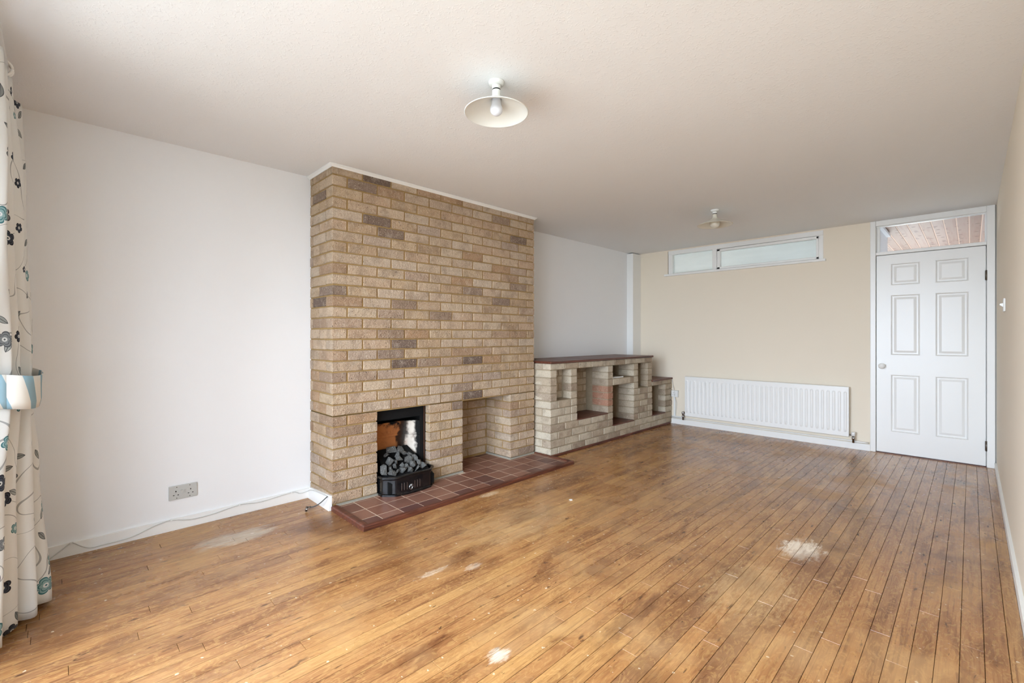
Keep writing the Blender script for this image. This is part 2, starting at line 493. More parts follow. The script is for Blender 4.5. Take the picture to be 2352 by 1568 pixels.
# curtain print
def curtain_material():
    t = NT('floral_print_cotton')
    uv = t.n('ShaderNodeTexCoord').outputs['UV']
    base = t.mix(t.noise(t.scale(uv, (900, 900, 1)), 1.0, 1), srgb(236, 235, 230), srgb(226, 225, 220))
    col = base
    # thin curling stems
    sn = t.noise(t.vmath('ADD', uv, (3.3, 8.1, 0)), 5.5, 0, 0.5, 0.4)
    stem = t.math('LESS_THAN', t.math('ABSOLUTE', t.math('SUBTRACT', sn, 0.5)), 0.0052)
    col = t.mix(t.math('MULTIPLY', stem, 0.75), col, srgb(138, 138, 136))
    # leaves
    lv = t.voronoi(t.vmath('ADD', uv, (0.37, 0.11, 0)), 8.5, rnd=0.75, dims='2D')
    loc = t.vmath('SUBTRACT', t.vmath('ADD', uv, (0.37, 0.11, 0)), lv.outputs['Position'])
    lr = t.sep(lv.outputs['Color'])
    ang = t.math('MULTIPLY', lr[0], 6.283)
    vr = t.n('ShaderNodeVectorRotate', rotation_type='Z_AXIS')
    t.lk(loc, vr.inputs['Vector'])
    t.lk(ang, vr.inputs['Angle'])
    lx, ly, _ = t.sep(vr.outputs[0])
    xr = t.math('DIVIDE', lx, 0.026)
    wd = t.math('MULTIPLY', t.math('SUBTRACT', 1.0, t.math('MULTIPLY', xr, xr)), 0.0115)
    e = t.math('SUBTRACT', wd, t.math('ABSOLUTE', ly))
    gate = t.math('GREATER_THAN', lr[1], 0.25)
    leaf = t.math('MULTIPLY', t.math('GREATER_THAN', e, 0.0), gate)
    rim = t.math('MULTIPLY', leaf, t.math('LESS_THAN', e, 0.0022))
    vein = t.math('MULTIPLY', leaf, t.math('LESS_THAN', t.math('ABSOLUTE', ly), 0.0012))
    fillc = t.mix(lr[2], srgb(120, 124, 122), srgb(176, 180, 176))
    col = t.mix(leaf, col, fillc)
    col = t.mix(t.math('MAXIMUM', rim, vein), col, srgb(78, 80, 82))
    # flowers
    fv = t.voronoi(uv, 5.6, rnd=0.7, dims='2D')
    loc = t.vmath('SUBTRACT', uv, fv.outputs['Position'])
    fx, fy, _ = t.sep(loc)
    fc = t.sep(fv.outputs['Color'])
    r = t.vlen(loc)
    th = t.math('ADD', t.math('ARCTAN2', fy, fx), t.math('MULTIPLY', fc[1], 6.283))
    cs = t.math('ABSOLUTE', t.math('COSINE', t.math('MULTIPLY', th, 2.5)))
    size = t.math('ADD', 0.014, t.math('MULTIPLY', fc[0], 0.022))
    pr = t.math('MULTIPLY', size, t.math('ADD', 0.62, t.math('MULTIPLY', t.math('POWER', cs, 0.6), 0.38)))
    rr = t.math('DIVIDE', r, pr)
    inside = t.math('LESS_THAN', rr, 1.0)
    outl = t.math('MULTIPLY', inside, t.math('GREATER_THAN', rr, 0.84))
    mid = t.math('MULTIPLY', t.math('LESS_THAN', rr, 0.66), t.math('GREATER_THAN', rr, 0.56))
    ctr = t.math('LESS_THAN', t.math('DIVIDE', r, size), 0.26)
    dot = t.math('LESS_THAN', t.math('DIVIDE', r, size), 0.1)
    fcol = t.ramp(fc[2], [(0.0, srgb(66, 72, 84)), (0.34, srgb(134, 138, 140)), (0.6, srgb(142, 172, 172)), (1.0, srgb(142, 172, 172))], 'CONSTANT')
    dcol = t.ramp(fc[2], [(0.0, srgb(36, 40, 50)), (0.34, srgb(88, 92, 96)), (0.6, srgb(64, 112, 116)), (1.0, srgb(64, 112, 116))], 'CONSTANT')
    col = t.mix(inside, col, fcol)
    col = t.mix(t.math('MAXIMUM', outl, mid), col, dcol)
    col = t.mix(ctr, col, srgb(222, 224, 222))
    col = t.mix(dot, col, dcol)
    t.bump(t.noise(t.scale(uv, (1500, 1500, 1)), 1.0, 1), 0.06, 0.001)
    t.b.inputs['Sheen Weight'].default_value = 0.15
    t.out(col, 0.9, 0.15)
    tl = t.n('ShaderNodeBsdfTranslucent')
    t.lk(col, tl.inputs[0])
    mx = t.n('ShaderNodeMixShader')
    mx.inputs[0].default_value = 0.12
    t.lk(t.b.outputs[0], mx.inputs[1])
    t.lk(tl.outputs[0], mx.inputs[2])
    t.lk(mx.outputs[0], t.t.nodes['Material Output'].inputs[0])
    return t.m


M['curtain'] = curtain_material()
t = NT('striped_tieback_cotton')
uv = t.n('ShaderNodeTexCoord').outputs['UV']
u_, v_, _ = t.sep(uv)
s_ = t.math('FRACT', t.math('ADD', t.math('DIVIDE', t.math('ADD', u_, t.math('MULTIPLY', v_, 0.32)), 0.105), 0.12))
M['tieback'] = t.out(t.mix(t.math('GREATER_THAN', s_, 0.62), srgb(228, 224, 214), srgb(146, 176, 188)), 0.9, 0.15)


# ------------------------------------------------------------------ mesh helpers
def world_loc(o):
    v = Vector((0, 0, 0))
    while o is not None:
        v = v + o.location
        o = o.parent
    return v


def tag(o, label=None, cat=None, group=None, kind=None):
    if label:
        o['label'] = label
    if cat:
        o['category'] = cat
    if group:
        o['group'] = group
    if kind:
        o['kind'] = kind
    return o


def empty(name, loc, parent=None):
    o = bpy.data.objects.new(name, None)
    o.empty_display_size = 0.05
    COL.objects.link(o)
    o.location = Vector(loc) - (world_loc(parent) if parent else Vector())
    o.parent = parent
    return o


def link(name, me, loc, parent=None):
    o = bpy.data.objects.new(name, me)
    COL.objects.link(o)
    o.location = Vector(loc) - (world_loc(parent) if parent else Vector())
    o.parent = parent
    return o


class MB:
    def __init__(self):
        self.v, self.f, self.s = [], [], []

    def add(self, verts, faces, smooth=False):
        b = len(self.v)
        self.v += [Vector(q) for q in verts]
        self.f += [tuple(b + i for i in f) for f in faces]
        self.s += [smooth] * len(faces)
        return self

    def box(self, x0, x1, y0, y1, z0, z1, bev=0.0):
        if bev <= 0:
            vs_ = [(x, y, z) for x in (x0, x1) for y in (y0, y1) for z in (z0, z1)]
            return self.add(vs_, [(0, 1, 3, 2), (4, 6, 7, 5), (0, 4, 5, 1), (2, 3, 7, 6), (0, 2, 6, 4), (1, 5, 7, 3)])
        bm = bmesh.new()
        bmesh.ops.create_cube(bm, size=1.0)
        for q in bm.verts:
            q.co = Vector(((x0 + x1) / 2 + q.co.x * (x1 - x0), (y0 + y1) / 2 + q.co.y * (y1 - y0), (z0 + z1) / 2 + q.co.z * (z1 - z0)))
        bmesh.ops.bevel(bm, geom=list(bm.edges), offset=bev, segments=2, affect='EDGES', profile=0.5)
        return self.from_bm(bm)

    def from_bm(self, bm, smooth=False):
        bm.verts.index_update()
        self.add([q.co.copy() for q in bm.verts], [tuple(q.index for q in f.verts) for f in bm.faces], smooth)
        bm.free()
        return self

    def lathe(self, prof, c=(0, 0, 0), seg=40, axis='Z', smooth=True, caps=True):
        c = Vector(c)
        vs_, fs = [], []
        for (r, h) in prof:
            for i in range(seg):
                a = 2 * math.pi * i / seg
                ca, sa = math.cos(a) * r, math.sin(a) * r
                vs_.append(c + (Vector((ca, sa, h)) if axis == 'Z' else Vector((h, ca, sa)) if axis == 'X' else Vector((sa, h, ca))))
        n = len(prof)
        for j in range(n - 1):
            for i in range(seg):
                k = (i + 1) % seg
                fs.append((j * seg + i, j * seg + k, (j + 1) * seg + k, (j + 1) * seg + i))
        self.add(vs_, fs, smooth)
        if caps:
            b = len(self.v) - n * seg
            if prof[0][0] > 1e-5:
                self.f.append(tuple(b + i for i in range(seg))[::-1]); self.s.append(False)
            if prof[-1][0] > 1e-5:
                self.f.append(tuple(b + (n - 1) * seg + i for i in range(seg))); self.s.append(False)
        return self

    def tube(self, pts, r, seg=10, smooth=True):
        pts = [Vector(q) for q in pts]
        vs_, fs = [], []
        prev = None
        for i, q in enumerate(pts):
            d = (pts[min(i + 1, len(pts) - 1)] - pts[max(i - 1, 0)]).normalized()
            if prev is None:
                a = d.orthogonal().normalized()
            else:
                a = (prev - d * prev.dot(d)).normalized()
            prev = a
            b = d.cross(a)
            rr = r[i] if isinstance(r, (list, tuple)) else r
            for k in range(seg):
                an = 2 * math.pi * k / seg
                vs_.append(q + (a * math.cos(an) + b * math.sin(an)) * rr)
        for i in range(len(pts) - 1):
            for k in range(seg):
                m = (k + 1) % seg
                fs.append((i * seg + k, i * seg + m, (i + 1) * seg + m, (i + 1) * seg + k))
        self.add(vs_, fs, smooth)
        b = len(self.v) - len(pts) * seg
        self.f.append(tuple(b + k for k in range(seg))[::-1]); self.s.append(False)
        self.f.append(tuple(b + (len(pts) - 1) * seg + k for k in range(seg))); self.s.append(False)
        return self

    def prism(self, poly, z0, z1):
        n = len(poly)
        vs_ = [(x, y, z0) for x, y in poly] + [(x, y, z1) for x, y in poly]
        fs = [tuple(range(n))[::-1], tuple(range(n, 2 * n))] + [(i, (i + 1) % n, n + (i + 1) % n, n + i) for i in range(n)]
        return self.add(vs_, fs)

    def build(self, name, mat, parent=None, origin=None, label=None, cat=None, group=None, kind=None):
        """vertices are in world space; the object sits at `origin` (default: the parent's place, or the base centre)"""
        base = world_loc(parent) if parent else Vector()
        if origin is None:
            if parent:
                origin = base
            else:
                lo = [min(q[i] for q in self.v) for i in range(3)]
                hi = [max(q[i] for q in self.v) for i in range(3)]
                origin = Vector(((lo[0] + hi[0]) / 2, (lo[1] + hi[1]) / 2, lo[2]))
        origin = Vector(origin)
        me = bpy.data.meshes.new(name)
        me.from_pydata([tuple(q - origin) for q in self.v], [], self.f)
        for p_, s_ in zip(me.polygons, self.s):
            p_.use_smooth = s_
        bm = bmesh.new()
        bm.from_mesh(me)
        bmesh.ops.recalc_face_normals(bm, faces=bm.faces)
        bm.to_mesh(me)
        bm.free()
        me.materials.append(mat)
        o = link(name, me, origin, parent)
        return tag(o, label, cat, group, kind)


def smooth_path(pts, n=6):
    P = [Vector(q) for q in pts]
    out = []
    for i in range(len(P) - 1):
        p0, p1, p2, p3 = P[max(i - 1, 0)], P[i], P[i + 1], P[min(i + 2, len(P) - 1)]
        for k in range(n):
            s = k / n
            out.append(0.5 * ((2 * p1) + (p2 - p0) * s + (2 * p0 - 5 * p1 + 4 * p2 - p3) * s * s + (3 * p1 - p0 - 3 * p2 + p3) * s ** 3))
    out.append(P[-1])
    return out


# ------------------------------------------------------------------ room shell
def shell(name, mat, boxes, label):
    m = MB()
    for b in boxes:
        m.box(*b)
    return m.build(name, M[mat], kind='structure', label=label)


T = 0.10
TB = 0.42                        # window wall thickness, made deep out of view to shade the curtain corner
shell('wall_left', 'wall_white', [(XL - T, XL, YB - T, YF + T, -0.05, ZC + 0.05)], 'white painted wall behind the brick chimney breast')
shell('wall_right', 'wall_cream', [(XR, XR + T, YB - T, YF + T, -0.05, ZC + 0.05)], 'cream painted wall with the light switch')
shell('ceiling', 'ceiling', [(XL - T, XR + T, YB - T, YF + T, ZC, ZC + 0.08)], 'white textured ceiling')
DX0, DX1 = -0.727, XR            # door opening with frame
WX0, WX1, WZ0 = -2.911, -1.131, 2.0
shell('wall_far', 'wall_cream', [
    (XL, WX0, YF, YF + T, -0.05, ZC), (WX0, WX1, YF, YF + T, -0.05, WZ0), (WX0, WX1, YF, YF + T, 2.32, ZC), (WX1, DX0, YF, YF + T, -0.05, ZC)],
    'cream painted end wall behind the long radiator')
shell('wall_back', 'wall_white', [
    (XL, WIN[0], YB - TB, YB, -0.05, ZC), (WIN[1], XR, YB - TB, YB, -0.05, ZC), (WIN[0], WIN[1], YB - TB, YB, -0.05, WIN[2]),
    (WIN[0], WIN[1], YB - TB, YB, WIN[3], ZC)], 'white wall around the garden window')
shell('ground_patio', 'fillet', [(-14, 12, -16, YB - TB - 0.02, -0.2, -0.12)], 'pale paved ground outside the garden window')
shell('ground_hall_side', 'fillet', [(-14, 12, HY1_ + 0.13, 26, -0.2, -0.12)], 'pale paved ground outside the added hall window')
g = empty('window_2', (WIN[0], YB - 0.33, WIN[2]))
tag(g, 'white framed garden window beside the floral curtain', None, None, 'structure')
fw = 0.05
for nm, b in (('window_frame', (WIN[0], WIN[0] + fw, 0, 1)), ('window_frame', (WIN[1] - fw, WIN[1], 0, 1)), ('mullion', (-1.38, -1.32, 0, 1))):
    MB().box(b[0], b[1], YB - 0.36, YB - 0.30, WIN[2], WIN[3]).build(nm, M['gloss_white'], g)
MB().box(WIN[0], WIN[1], YB - 0.36, YB - 0.30, WIN[2], WIN[2] + fw).build('window_frame', M['gloss_white'], g)
MB().box(WIN[0], WIN[1], YB - 0.36, YB - 0.30, WIN[3] - fw, WIN[3]).build('window_frame', M['gloss_white'], g)
for a, b in ((WIN[0] + fw, -1.38), (-1.32, WIN[1] - fw)):
    MB().box(a, b, YB - 0.332, YB - 0.328, WIN[2] + fw, WIN[3] - fw).build('pane', M['glass'], g)

# baseboards
shell('baseboard_left', 'gloss_white', [(XL, XL + 0.015, YB, 1.308, 0, 0.068)], 'white skirting board along the white wall')
shell('baseboard_right', 'gloss_white', [(XR - 0.014, XR, YB, YF - 0.03, 0, 0.055)], 'white skirting board along the cream side wall')
shell('baseboard_far', 'gloss_white', [(-2.87, DX0, YF - 0.018, YF, 0, 0.066)], 'white skirting board under the radiator')
mb = MB()
mb.add([(XL + 0.015, 1.308, 0), (-3.034, 1.308, 0), (-3.034, 1.286, 0), (XL + 0.015, 1.286, 0),
        (XL + 0.015, 1.308, 0.075), (-3.034, 1.308, 0.10), (-3.034, 1.298, 0.10), (XL + 0.015, 1.295, 0.075)],
       [(0, 1, 2, 3), (4, 5, 6, 7), (0, 1, 5, 4), (1, 2, 6, 5), (2, 3, 7, 6), (3, 0, 4, 7)])
mb.build('baseboard_chimney', M['gloss_white'], kind='structure', label='short white skirting board on the side of the chimney breast')
# boxed pipe in the corner
shell('trim_1', 'gloss_white', [(XL, -3.316, 5.67, YF, 0.6, 2.322)], 'white boxed-in pipe standing in the far corner')

# floor: boards over a sub-floor coloured dark to darken the seams
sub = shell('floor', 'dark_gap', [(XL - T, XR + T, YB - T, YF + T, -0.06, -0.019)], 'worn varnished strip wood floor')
BW = 0.064
GAP = 0.0010


def plank_mesh(L, W):
    m = bpy.data.meshes.new('plank')
    e = 0.0006
    x, y = W / 2 - GAP / 2, L / 2 - GAP / 2
    rings = [(x, y, -0.018), (x, y, -0.0012), (x - e, y - e, 0.0)]
    v = []
    for (a, b, c_) in rings:
        v += [(-a, -b, c_), (a, -b, c_), (a, b, c_), (-a, b, c_)]
    f = []
    for k in (0, 4):
        for i in range(4):
            j = (i + 1) % 4
            f.append((k + i, k + j, k + 4 + j, k + 4 + i))
    f.append((8, 9, 10, 11))
    m.from_pydata(v, [], f)
    m.materials.append(M['floor'])
    return m


planks = []
xe = 0.0983                       # joint seen by the right wall
col_i = 0
edges = [XR - 0.014]
xx = xe
while xx > XL + 0.015:
    edges.append(xx)
    xx -= BW
edges.append(XL + 0.015)
for i in range(len(edges) - 1):
    x1, x0 = edges[i], edges[i + 1]
    y = YB - R.uniform(0.0, 0.9)
    while y < YF - 0.05:
        L = round(R.choice((0.45, 0.6, 0.75, 0.9, 0.9, 1.05, 1.2, 1.35)) + R.choice((0, 0.05)), 2)
        a, b = max(y, YB), min(y + L, YF - 0.012)
        if YF - b < 0.25:
            b = YF - 0.012
            L = b - y
        if b - a > 0.06:
            planks.append((x0, x1, a, b))
        y += L


def px_area(x0, x1, a, b):
    s, c = math.sin(YAW), math.cos(YAW)
    tot = 0.0
    for k in range(6):
        yy = a + (b - a) * (k + 0.5) / 6
        xm = (x0 + x1) / 2
        if -3.05 < -0 and xm < -2.57 and 1.3 < yy < 3.36 or xm < -2.86 and yy > 3.3:
            continue
        d = -s * xm + c * yy
        r = c * xm + s * yy
        if d < 0.3:
            continue
        u, v = U0 + F_PX * r / d, V0 + F_PX * CAM_H / d
        if -60 < u < 2412 and v < 1640:
            tot += (x1 - x0) * (b - a) / 6 / d ** 3
    return tot


planks.sort(key=lambda q: -px_area(*q))
cache = {}
stuff = MB()
for i, (x0, x1, a, b) in enumerate(planks):
    W, L = x1 - x0, b - a
    dz = R.uniform(-0.0004, 0.0)
    if i < 300 and px_area(x0, x1, a, b) > 0:
        key = (round(W, 4), round(L, 2))
        if key not in cache:
            cache[key] = plank_mesh(L, W)
        link('plank', cache[key], ((x0 + x1) / 2, (a + b) / 2, dz), sub)
    else:
        e = GAP / 2
        stuff.box(x0 + e, x1 - e, a + e, b - e, -0.018, dz)
o = stuff.build('planks_remaining', M['floor'], sub)
o['kind'] = 'stuff'

# ------------------------------------------------------------------ window_1: high frosted window in the far wall
g = empty('window_1', (-2.0, YF, 1.98))
tag(g, 'high white framed window of two frosted panes above the radiator', None, None, 'structure')
fy0, fy1 = YF + 0.004, YF + 0.075
MB().box(-2.955, -1.106, YF - 0.028, YF + 0.09, 1.982, 2.010, 0.006).build('window_sill', M['gloss_white'], g)
for b in ((-2.905, -2.845, 2.01, 2.318), (-1.19, -1.131, 2.01, 2.318)):
    MB().box(b[0], b[1], fy0, fy1, b[2], b[3], 0.004).build('window_frame', M['gloss_white'], g)
MB().box(-2.905, -1.131, fy0 - 0.006, fy1, 2.268, 2.322, 0.004).build('window_frame', M['gloss_white'], g)
MB().box(-2.318, -2.262, fy0 - 0.004, fy1, 2.01, 2.27, 0.004).build('mullion', M['gloss_white'], g)
MB().box(-2.85, -2.31, fy0 + 0.03, fy1, 2.01, 2.022, 0.002).build('glazing_bead', M['gloss_white'], g)
sash = MB()
for b in ((-2.256, -2.219, 2.013, 2.262), (-1.197, -1.172, 2.013, 2.262)):
    sash.box(b[0], b[1], fy0 - 0.01, fy1 - 0.02, b[2], b[3], 0.004)
sash.box(-2.256, -1.172, fy0 - 0.01, fy1 - 0.02, 2.234, 2.262, 0.004).box(-2.256, -1.172, fy0 - 0.01, fy1 - 0.02, 2.013, 2.038, 0.004)
sh_ = sash.build('sash', M['gloss_white'], g)
MB().box(-2.85, -2.31, YF + 0.05, YF + 0.054, 2.018, 2.272).build('pane', M['frosted'], g)
MB().box(-2.225, -1.19, YF + 0.04, YF + 0.044, 2.03, 2.24).build('pane', M['frosted'], sh_)

# ------------------------------------------------------------------ door_1 with frame and transom light
g = empty('door_1', (-0.29, YF, 0.0))
tag(g, 'white six-panel door under a clear glazed transom', None, None, 'structure')
fy = YF - 0.014
fr_ = MB()
fr_.box(DX0, -0.682, fy, YF + T, 0, ZC, 0.004)
fr_.box(0.097, 0.150, fy, YF + T, 0, ZC, 0.004)
fr_.box(-0.682, 0.097, fy + 0.006, YF + T, 1.987, 2.018, 0.004)
fr_.box(-0.682, 0.097, fy + 0.006, YF + T, 2.283, ZC, 0.004)
fr_.box(0.150, XR, YF + 0.03, YF + T, 0, ZC)
fr_.box(-0.682, -0.660, YF + 0.048, YF + T, 0, 1.99).box(0.074, 0.097, YF + 0.048, YF + T, 0, 1.99).box(-0.682, 0.097, YF + 0.048, YF + T, 1.965, 1.99)
frame = fr_.build('door_frame', M['gloss_white'], g)
bead = MB()
bead.box(-0.682, -0.655, YF + 0.035, YF + 0.06, 2.018, 2.283).box(0.085, 0.097, YF + 0.035, YF + 0.06, 2.018, 2.283)
bead.box(-0.682, 0.097, YF + 0.02, YF + 0.06, 2.274, 2.284)
bead.build('glazing_bead', M['gloss_white'], g)
MB().box(-0.66, 0.09, YF + 0.045, YF + 0.049, 2.018, 2.278).build('transom_pane', M['glass'], g)
# leaf with moulded panels
x0, x1, z0, z1, yf = -0.677, 0.092, 0.010, 1.982, YF + 0.004
xs = [x0, -0.566, -0.349, -0.239, -0.017, x1]
zs = [z0, 0.222, 0.790, 0.985, 1.580, 1.677, 1.891, z1]
m = MB()
for i in range(5):
    for j in range(7):
        a, b, c_, d = xs[i], xs[i + 1], zs[j], zs[j + 1]
        if i in (1, 3) and j in (1, 3, 5):
            lv = [(0, 0.0), (0.006, -0.003), (0.012, 0.008), (0.024, 0.008), (0.042, 0.002), (0.046, 0.0015)]
            rings = [[(a + s, yf + dd, c_ + s), (b - s, yf + dd, c_ + s), (b - s, yf + dd, d - s), (a + s, yf + dd, d - s)] for s, dd in lv]
            vs_ = [q for r_ in rings for q in r_]
            fs = []
            for k in range(len(rings) - 1):
                for e in range(4):
                    n_ = (e + 1) % 4
                    fs.append((k * 4 + e, k * 4 + n_, k * 4 + 4 + n_, k * 4 + 4 + e))
            k = (len(rings) - 1) * 4
            fs.append((k, k + 1, k + 2, k + 3))
            m.add(vs_, fs)
        else:
            m.add([(a, yf, c_), (b, yf, c_), (b, yf, d), (a, yf, d)], [(0, 1, 2, 3)])
m.add([(x0, yf, z0), (x1, yf, z0), (x1, yf, z1), (x0, yf, z1), (x0, yf + 0.04, z0), (x1, yf + 0.04, z0), (x1, yf + 0.04, z1), (x0, yf + 0.04, z1)],
      [(0, 1, 5, 4), (1, 2, 6, 5), (2, 3, 7, 6), (3, 0, 4, 7), (4, 5, 6, 7)])
leaf = m.build('door_leaf', M['gloss_white'], g)
kp = [(0.024, 0.0), (0.024, -0.006), (0.012, -0.010), (0.011, -0.026), (0.020, -0.034), (0.0275, -0.046), (0.026, -0.058), (0.014, -0.066), (0.0, -0.068)]
MB().lathe(kp, (-0.633, yf, 0.873), 28, 'Y').build('door_knob', M['rad_white'], leaf)
for zc in (1.716, 0.191):
    MB().lathe([(0.0065, -0.045), (0.0065, 0.045)], (0.0945, YF - 0.012, zc), 12).box(0.086, 0.0945, YF - 0.006, YF + 0.006, zc - 0.04, zc + 0.04).build('hinge', M['brass'], g)
MB().box(-0.68, 0.096, YF - 0.012, YF + 0.06, 0.0, 0.006).build('threshold_strip', M['mahogany_x'], g)

# ------------------------------------------------------------------ hall beyond (seen through the transom and lighting the frosted panes)
HX0, HY1, HZ = -3.6, 9.3, 2.385
shell('wall_hall_right', 'wall_white', [(XR, XR + T, YF + T, HY1 + T, -0.05, 2.5)], 'pale hall wall beyond the door')
shell('wall_hall_left', 'wall_white', [(HX0 - T, HX0, YF + T, HY1 + T, -0.05, 2.5)], 'pale hall wall beyond the high window')
shell('wall_hall_partition', 'wall_white', [(-0.80, -0.70, YF + T + 0.06, 6.98, 1.7, 2.36), (-0.80, -0.665, YF + T + 0.06, 6.90, 2.33, 2.36)], 'white partition top seen through the transom')
shell('wall_hall_end', 'wall_white', [
    (HX0, HWIN[0], HY1, HY1 + T, -0.05, 2.5), (HWIN[1], XR, HY1, HY1 + T, -0.05, 2.5), (HWIN[0], HWIN[1], HY1, HY1 + T, -0.05, HWIN[2]),
    (HWIN[0], HWIN[1], HY1, HY1 + T, HWIN[3], 2.5)], 'hall end wall around an added unseen window')
shell('floor_hall', 'wall_white', [(HX0 - T, XR + T, YF + T, HY1 + T, -0.06, 0.0)], 'pale hall floor')
hc = shell('ceiling_hall', 'pine_groove', [(HX0 - T, XR + T, YF + T, HY1 + T, HZ - 0.003, HZ + 0.1)], 'pine boarded hall ceiling seen through the transom')
BP = 0.095
bm_cache = None
nb = 0
xx = 0.126
while xx > -1.9:
    if bm_cache is None:
        mbp = MB()
        h_, l_ = BP / 2 - 0.004, (HY1 - YF - T) / 2
        mbp.add([(-h_, -l_, 0.012), (h_, -l_, 0.012), (h_, l_, 0.012), (-h_, l_, 0.012), (-h_, -l_, 0.003), (h_, -l_, 0.003), (h_, l_, 0.003), (-h_, l_, 0.003),
                 (-h_ + 0.004, -l_, 0), (h_ - 0.004, -l_, 0), (h_ - 0.004, l_, 0), (-h_ + 0.004, l_, 0)],
                [(0, 1, 5, 4), (1, 2, 6, 5), (2, 3, 7, 6), (3, 0, 4, 7), (4, 5, 9, 8), (5, 6, 10, 9), (6, 7, 11, 10), (7, 4, 8, 11), (8, 9, 10, 11)])
        me = bpy.data.meshes.new('board')
        me.from_pydata([tuple(q) for q in mbp.v], [], mbp.f)
        me.materials.append(M['pine'])
        bm_cache = me
    link('board', bm_cache, (xx, (HY1 + YF + T) / 2, HZ - 0.006), hc)
    xx -= BP

# ------------------------------------------------------------------ bricks
_bc = {}


def brick_mesh(L, D, H, mat, var):
    """box D (x) by L (y) by H (z), centred, chamfered, slightly uneven"""
    key = (round(L, 3), round(D, 3), round(H, 3), mat, var)
    if key in _bc:
        return _bc[key]
    rr = random.Random(hash(key[:3]) + var * 101)
    bm = bmesh.new()
    bmesh.ops.create_cube(bm, size=1.0)
    for q in bm.verts:
        q.co = Vector((q.co.x * D, q.co.y * L, q.co.z * H))
        q.co += Vector((rr.uniform(-.0012, .0012), rr.uniform(-.0016, .0016), rr.uniform(-.0016, .0016)))
    bmesh.ops.bevel(bm, geom=list(bm.edges), offset=min(0.0035, H / 5), segments=1, affect='EDGES')
    me = bpy.data.meshes.new('brick')
    bm.to_mesh(me)
    bm.free()
    me.materials.append(M[mat])
    _bc[key] = me
    return me


MJ = 0.010                       # mortar joint


def tint(o):
    o.color = (min(R.random() ** 1.22, 0.985), R.random(), R.random(), 1)
    return o



def put_brick(parent, mat, xf, y0, y1, z0, z1, depth, jit=0.0015):
    """brick whose room-side face is at x = xf"""
    me = brick_mesh(y1 - y0, depth, z1 - z0, mat, R.randrange(3))
    return tint(link('brick', me, (xf - depth / 2 + R.uniform(-jit, jit), (y0 + y1) / 2, (z0 + z1) / 2), parent))


def put_stuff(mb_, x0, x1, y0, y1, z0, z1):
    j = lambda: R.uniform(-0.0012, 0.0012)
    mb_.box(x0 + j(), x1 + j(), y0 + j(), y1 + j(), z0 + j(), z1 + j(), 0.003)


# chimney breast
CX, CY0, CH, CZ0 = -3.03, 1.308, 0.07438, 0.035
BL = 0.225
CY1 = CY0 + 9 * BL - MJ
chim = empty('chimney_breast', (-3.2, (CY0 + CY1) / 2, 0.0))
tag(chim, 'tan brick chimney breast from hearth to ceiling with two openings', 'chimney breast')
OPEN = [(1.5, 3.5, 8), (5.0, 7.5, 8)]     # in brick modules, and courses high
inner = MB()                     # brickwork deep inside the openings and slivers at the wall


def open_at(mid, course):
    return any(a < mid < b and course < n for a, b, n in OPEN)


for cidx in range(31):
    z0 = CZ0 + cidx * CH + MJ / 2
    z1 = min(CZ0 + (cidx + 1) * CH - MJ / 2, ZC - 0.002)
    full = cidx % 2 == 0
    joints = [float(k) for k in range(10)] if full else [0.0] + [k + 0.5 for k in range(9)] + [9.0]
    # split at the openings
    if cidx < 8:
        for a, b, n_ in OPEN:
            for e in (a, b):
                if e not in joints:
                    joints.append(e)
        joints.sort()
    for a, b in zip(joints[:-1], joints[1:]):
        if open_at((a + b) / 2, cidx):
            continue
        y0 = CY0 + a * BL
        y1 = CY0 + b * BL - MJ
        if cidx < 8:             # bricks that end on an opening close up to it
            for oa, ob, n_ in OPEN:
                if abs(a - ob) < 1e-6:
                    y0 = CY0 + ob * BL - MJ / 2
                if abs(b - oa) < 1e-6:
                    y1 = CY0 + oa * BL - MJ / 2
        short = (b - a) < 0.75
        put_brick(chim, 'brick_tan', CX, y0, y1, z0, z1, 0.215 if short else 0.1025)
    # window-side return face
    if full:
        me = brick_mesh(0.1025, 0.215, z1 - z0, 'brick_tan', R.randrange(3))
        tint(link('brick', me, (CX - 0.1125 - 0.1075, CY0 + 0.05125 + R.uniform(-.0015, .0015), (z0 + z1) / 2), chim))
        put_stuff(inner, XL + 0.002, CX - 0.3375, CY0, CY0 + 0.1, z0, z1)
    else:
        me = brick_mesh(0.1025, 0.150, z1 - z0, 'brick_tan', R.randrange(3))
        tint(link('brick', me, (CX - 0.225 - 0.0751, CY0 + 0.05125 + R.uniform(-.0015, .0015), (z0 + z1) / 2), chim))
OPY = [(CY0 + a * BL - MJ / 2, CY0 + b * BL - MJ / 2, CZ0 + n_ * CH) for a, b, n_ in OPEN]
# reveals and back of the empty opening
ya, yb, zt = OPY[1]
BKX = -3.362
backw = MB()
for cidx in range(8):
    z0, z1 = CZ0 + cidx * CH + MJ / 2, CZ0 + (cidx + 1) * CH - MJ / 2
    for side in (0, 1):
        yy0, yy1 = (ya - 0.06, ya) if side == 0 else (yb, yb + 0.06)
        # the front brick runs 102 mm or 215 mm back, alternately
        deep = (cidx % 2 == 0) if side == 1 else (cidx % 2 == 1)
        if deep:
            put_stuff(inner, BKX, CX - 0.225, yy0, yy1, z0, z1)
        else:
            put_stuff(inner, BKX, CX - 0.1125, yy0, yy1, z0, z1)
    js = [ya - 0.12 + (0.1125 if cidx % 2 else 0) + k * BL for k in range(5)]
    for j0 in js:
        a, b = max(j0, ya - 0.002), min(j0 + 0.215, yb + 0.002)
        if b - a > 0.02:
            put_stuff(backw, BKX - 0.03, BKX, a, b, z0, z1)
o = inner.build('inner_brickwork', M['brick_tan_joined'], chim)
o['kind'] = 'stuff'
o = backw.build('back_brickwork', M['brick_tan_joined'], chim)
o['kind'] = 'stuff'
mo = MB()
RC = 0.007
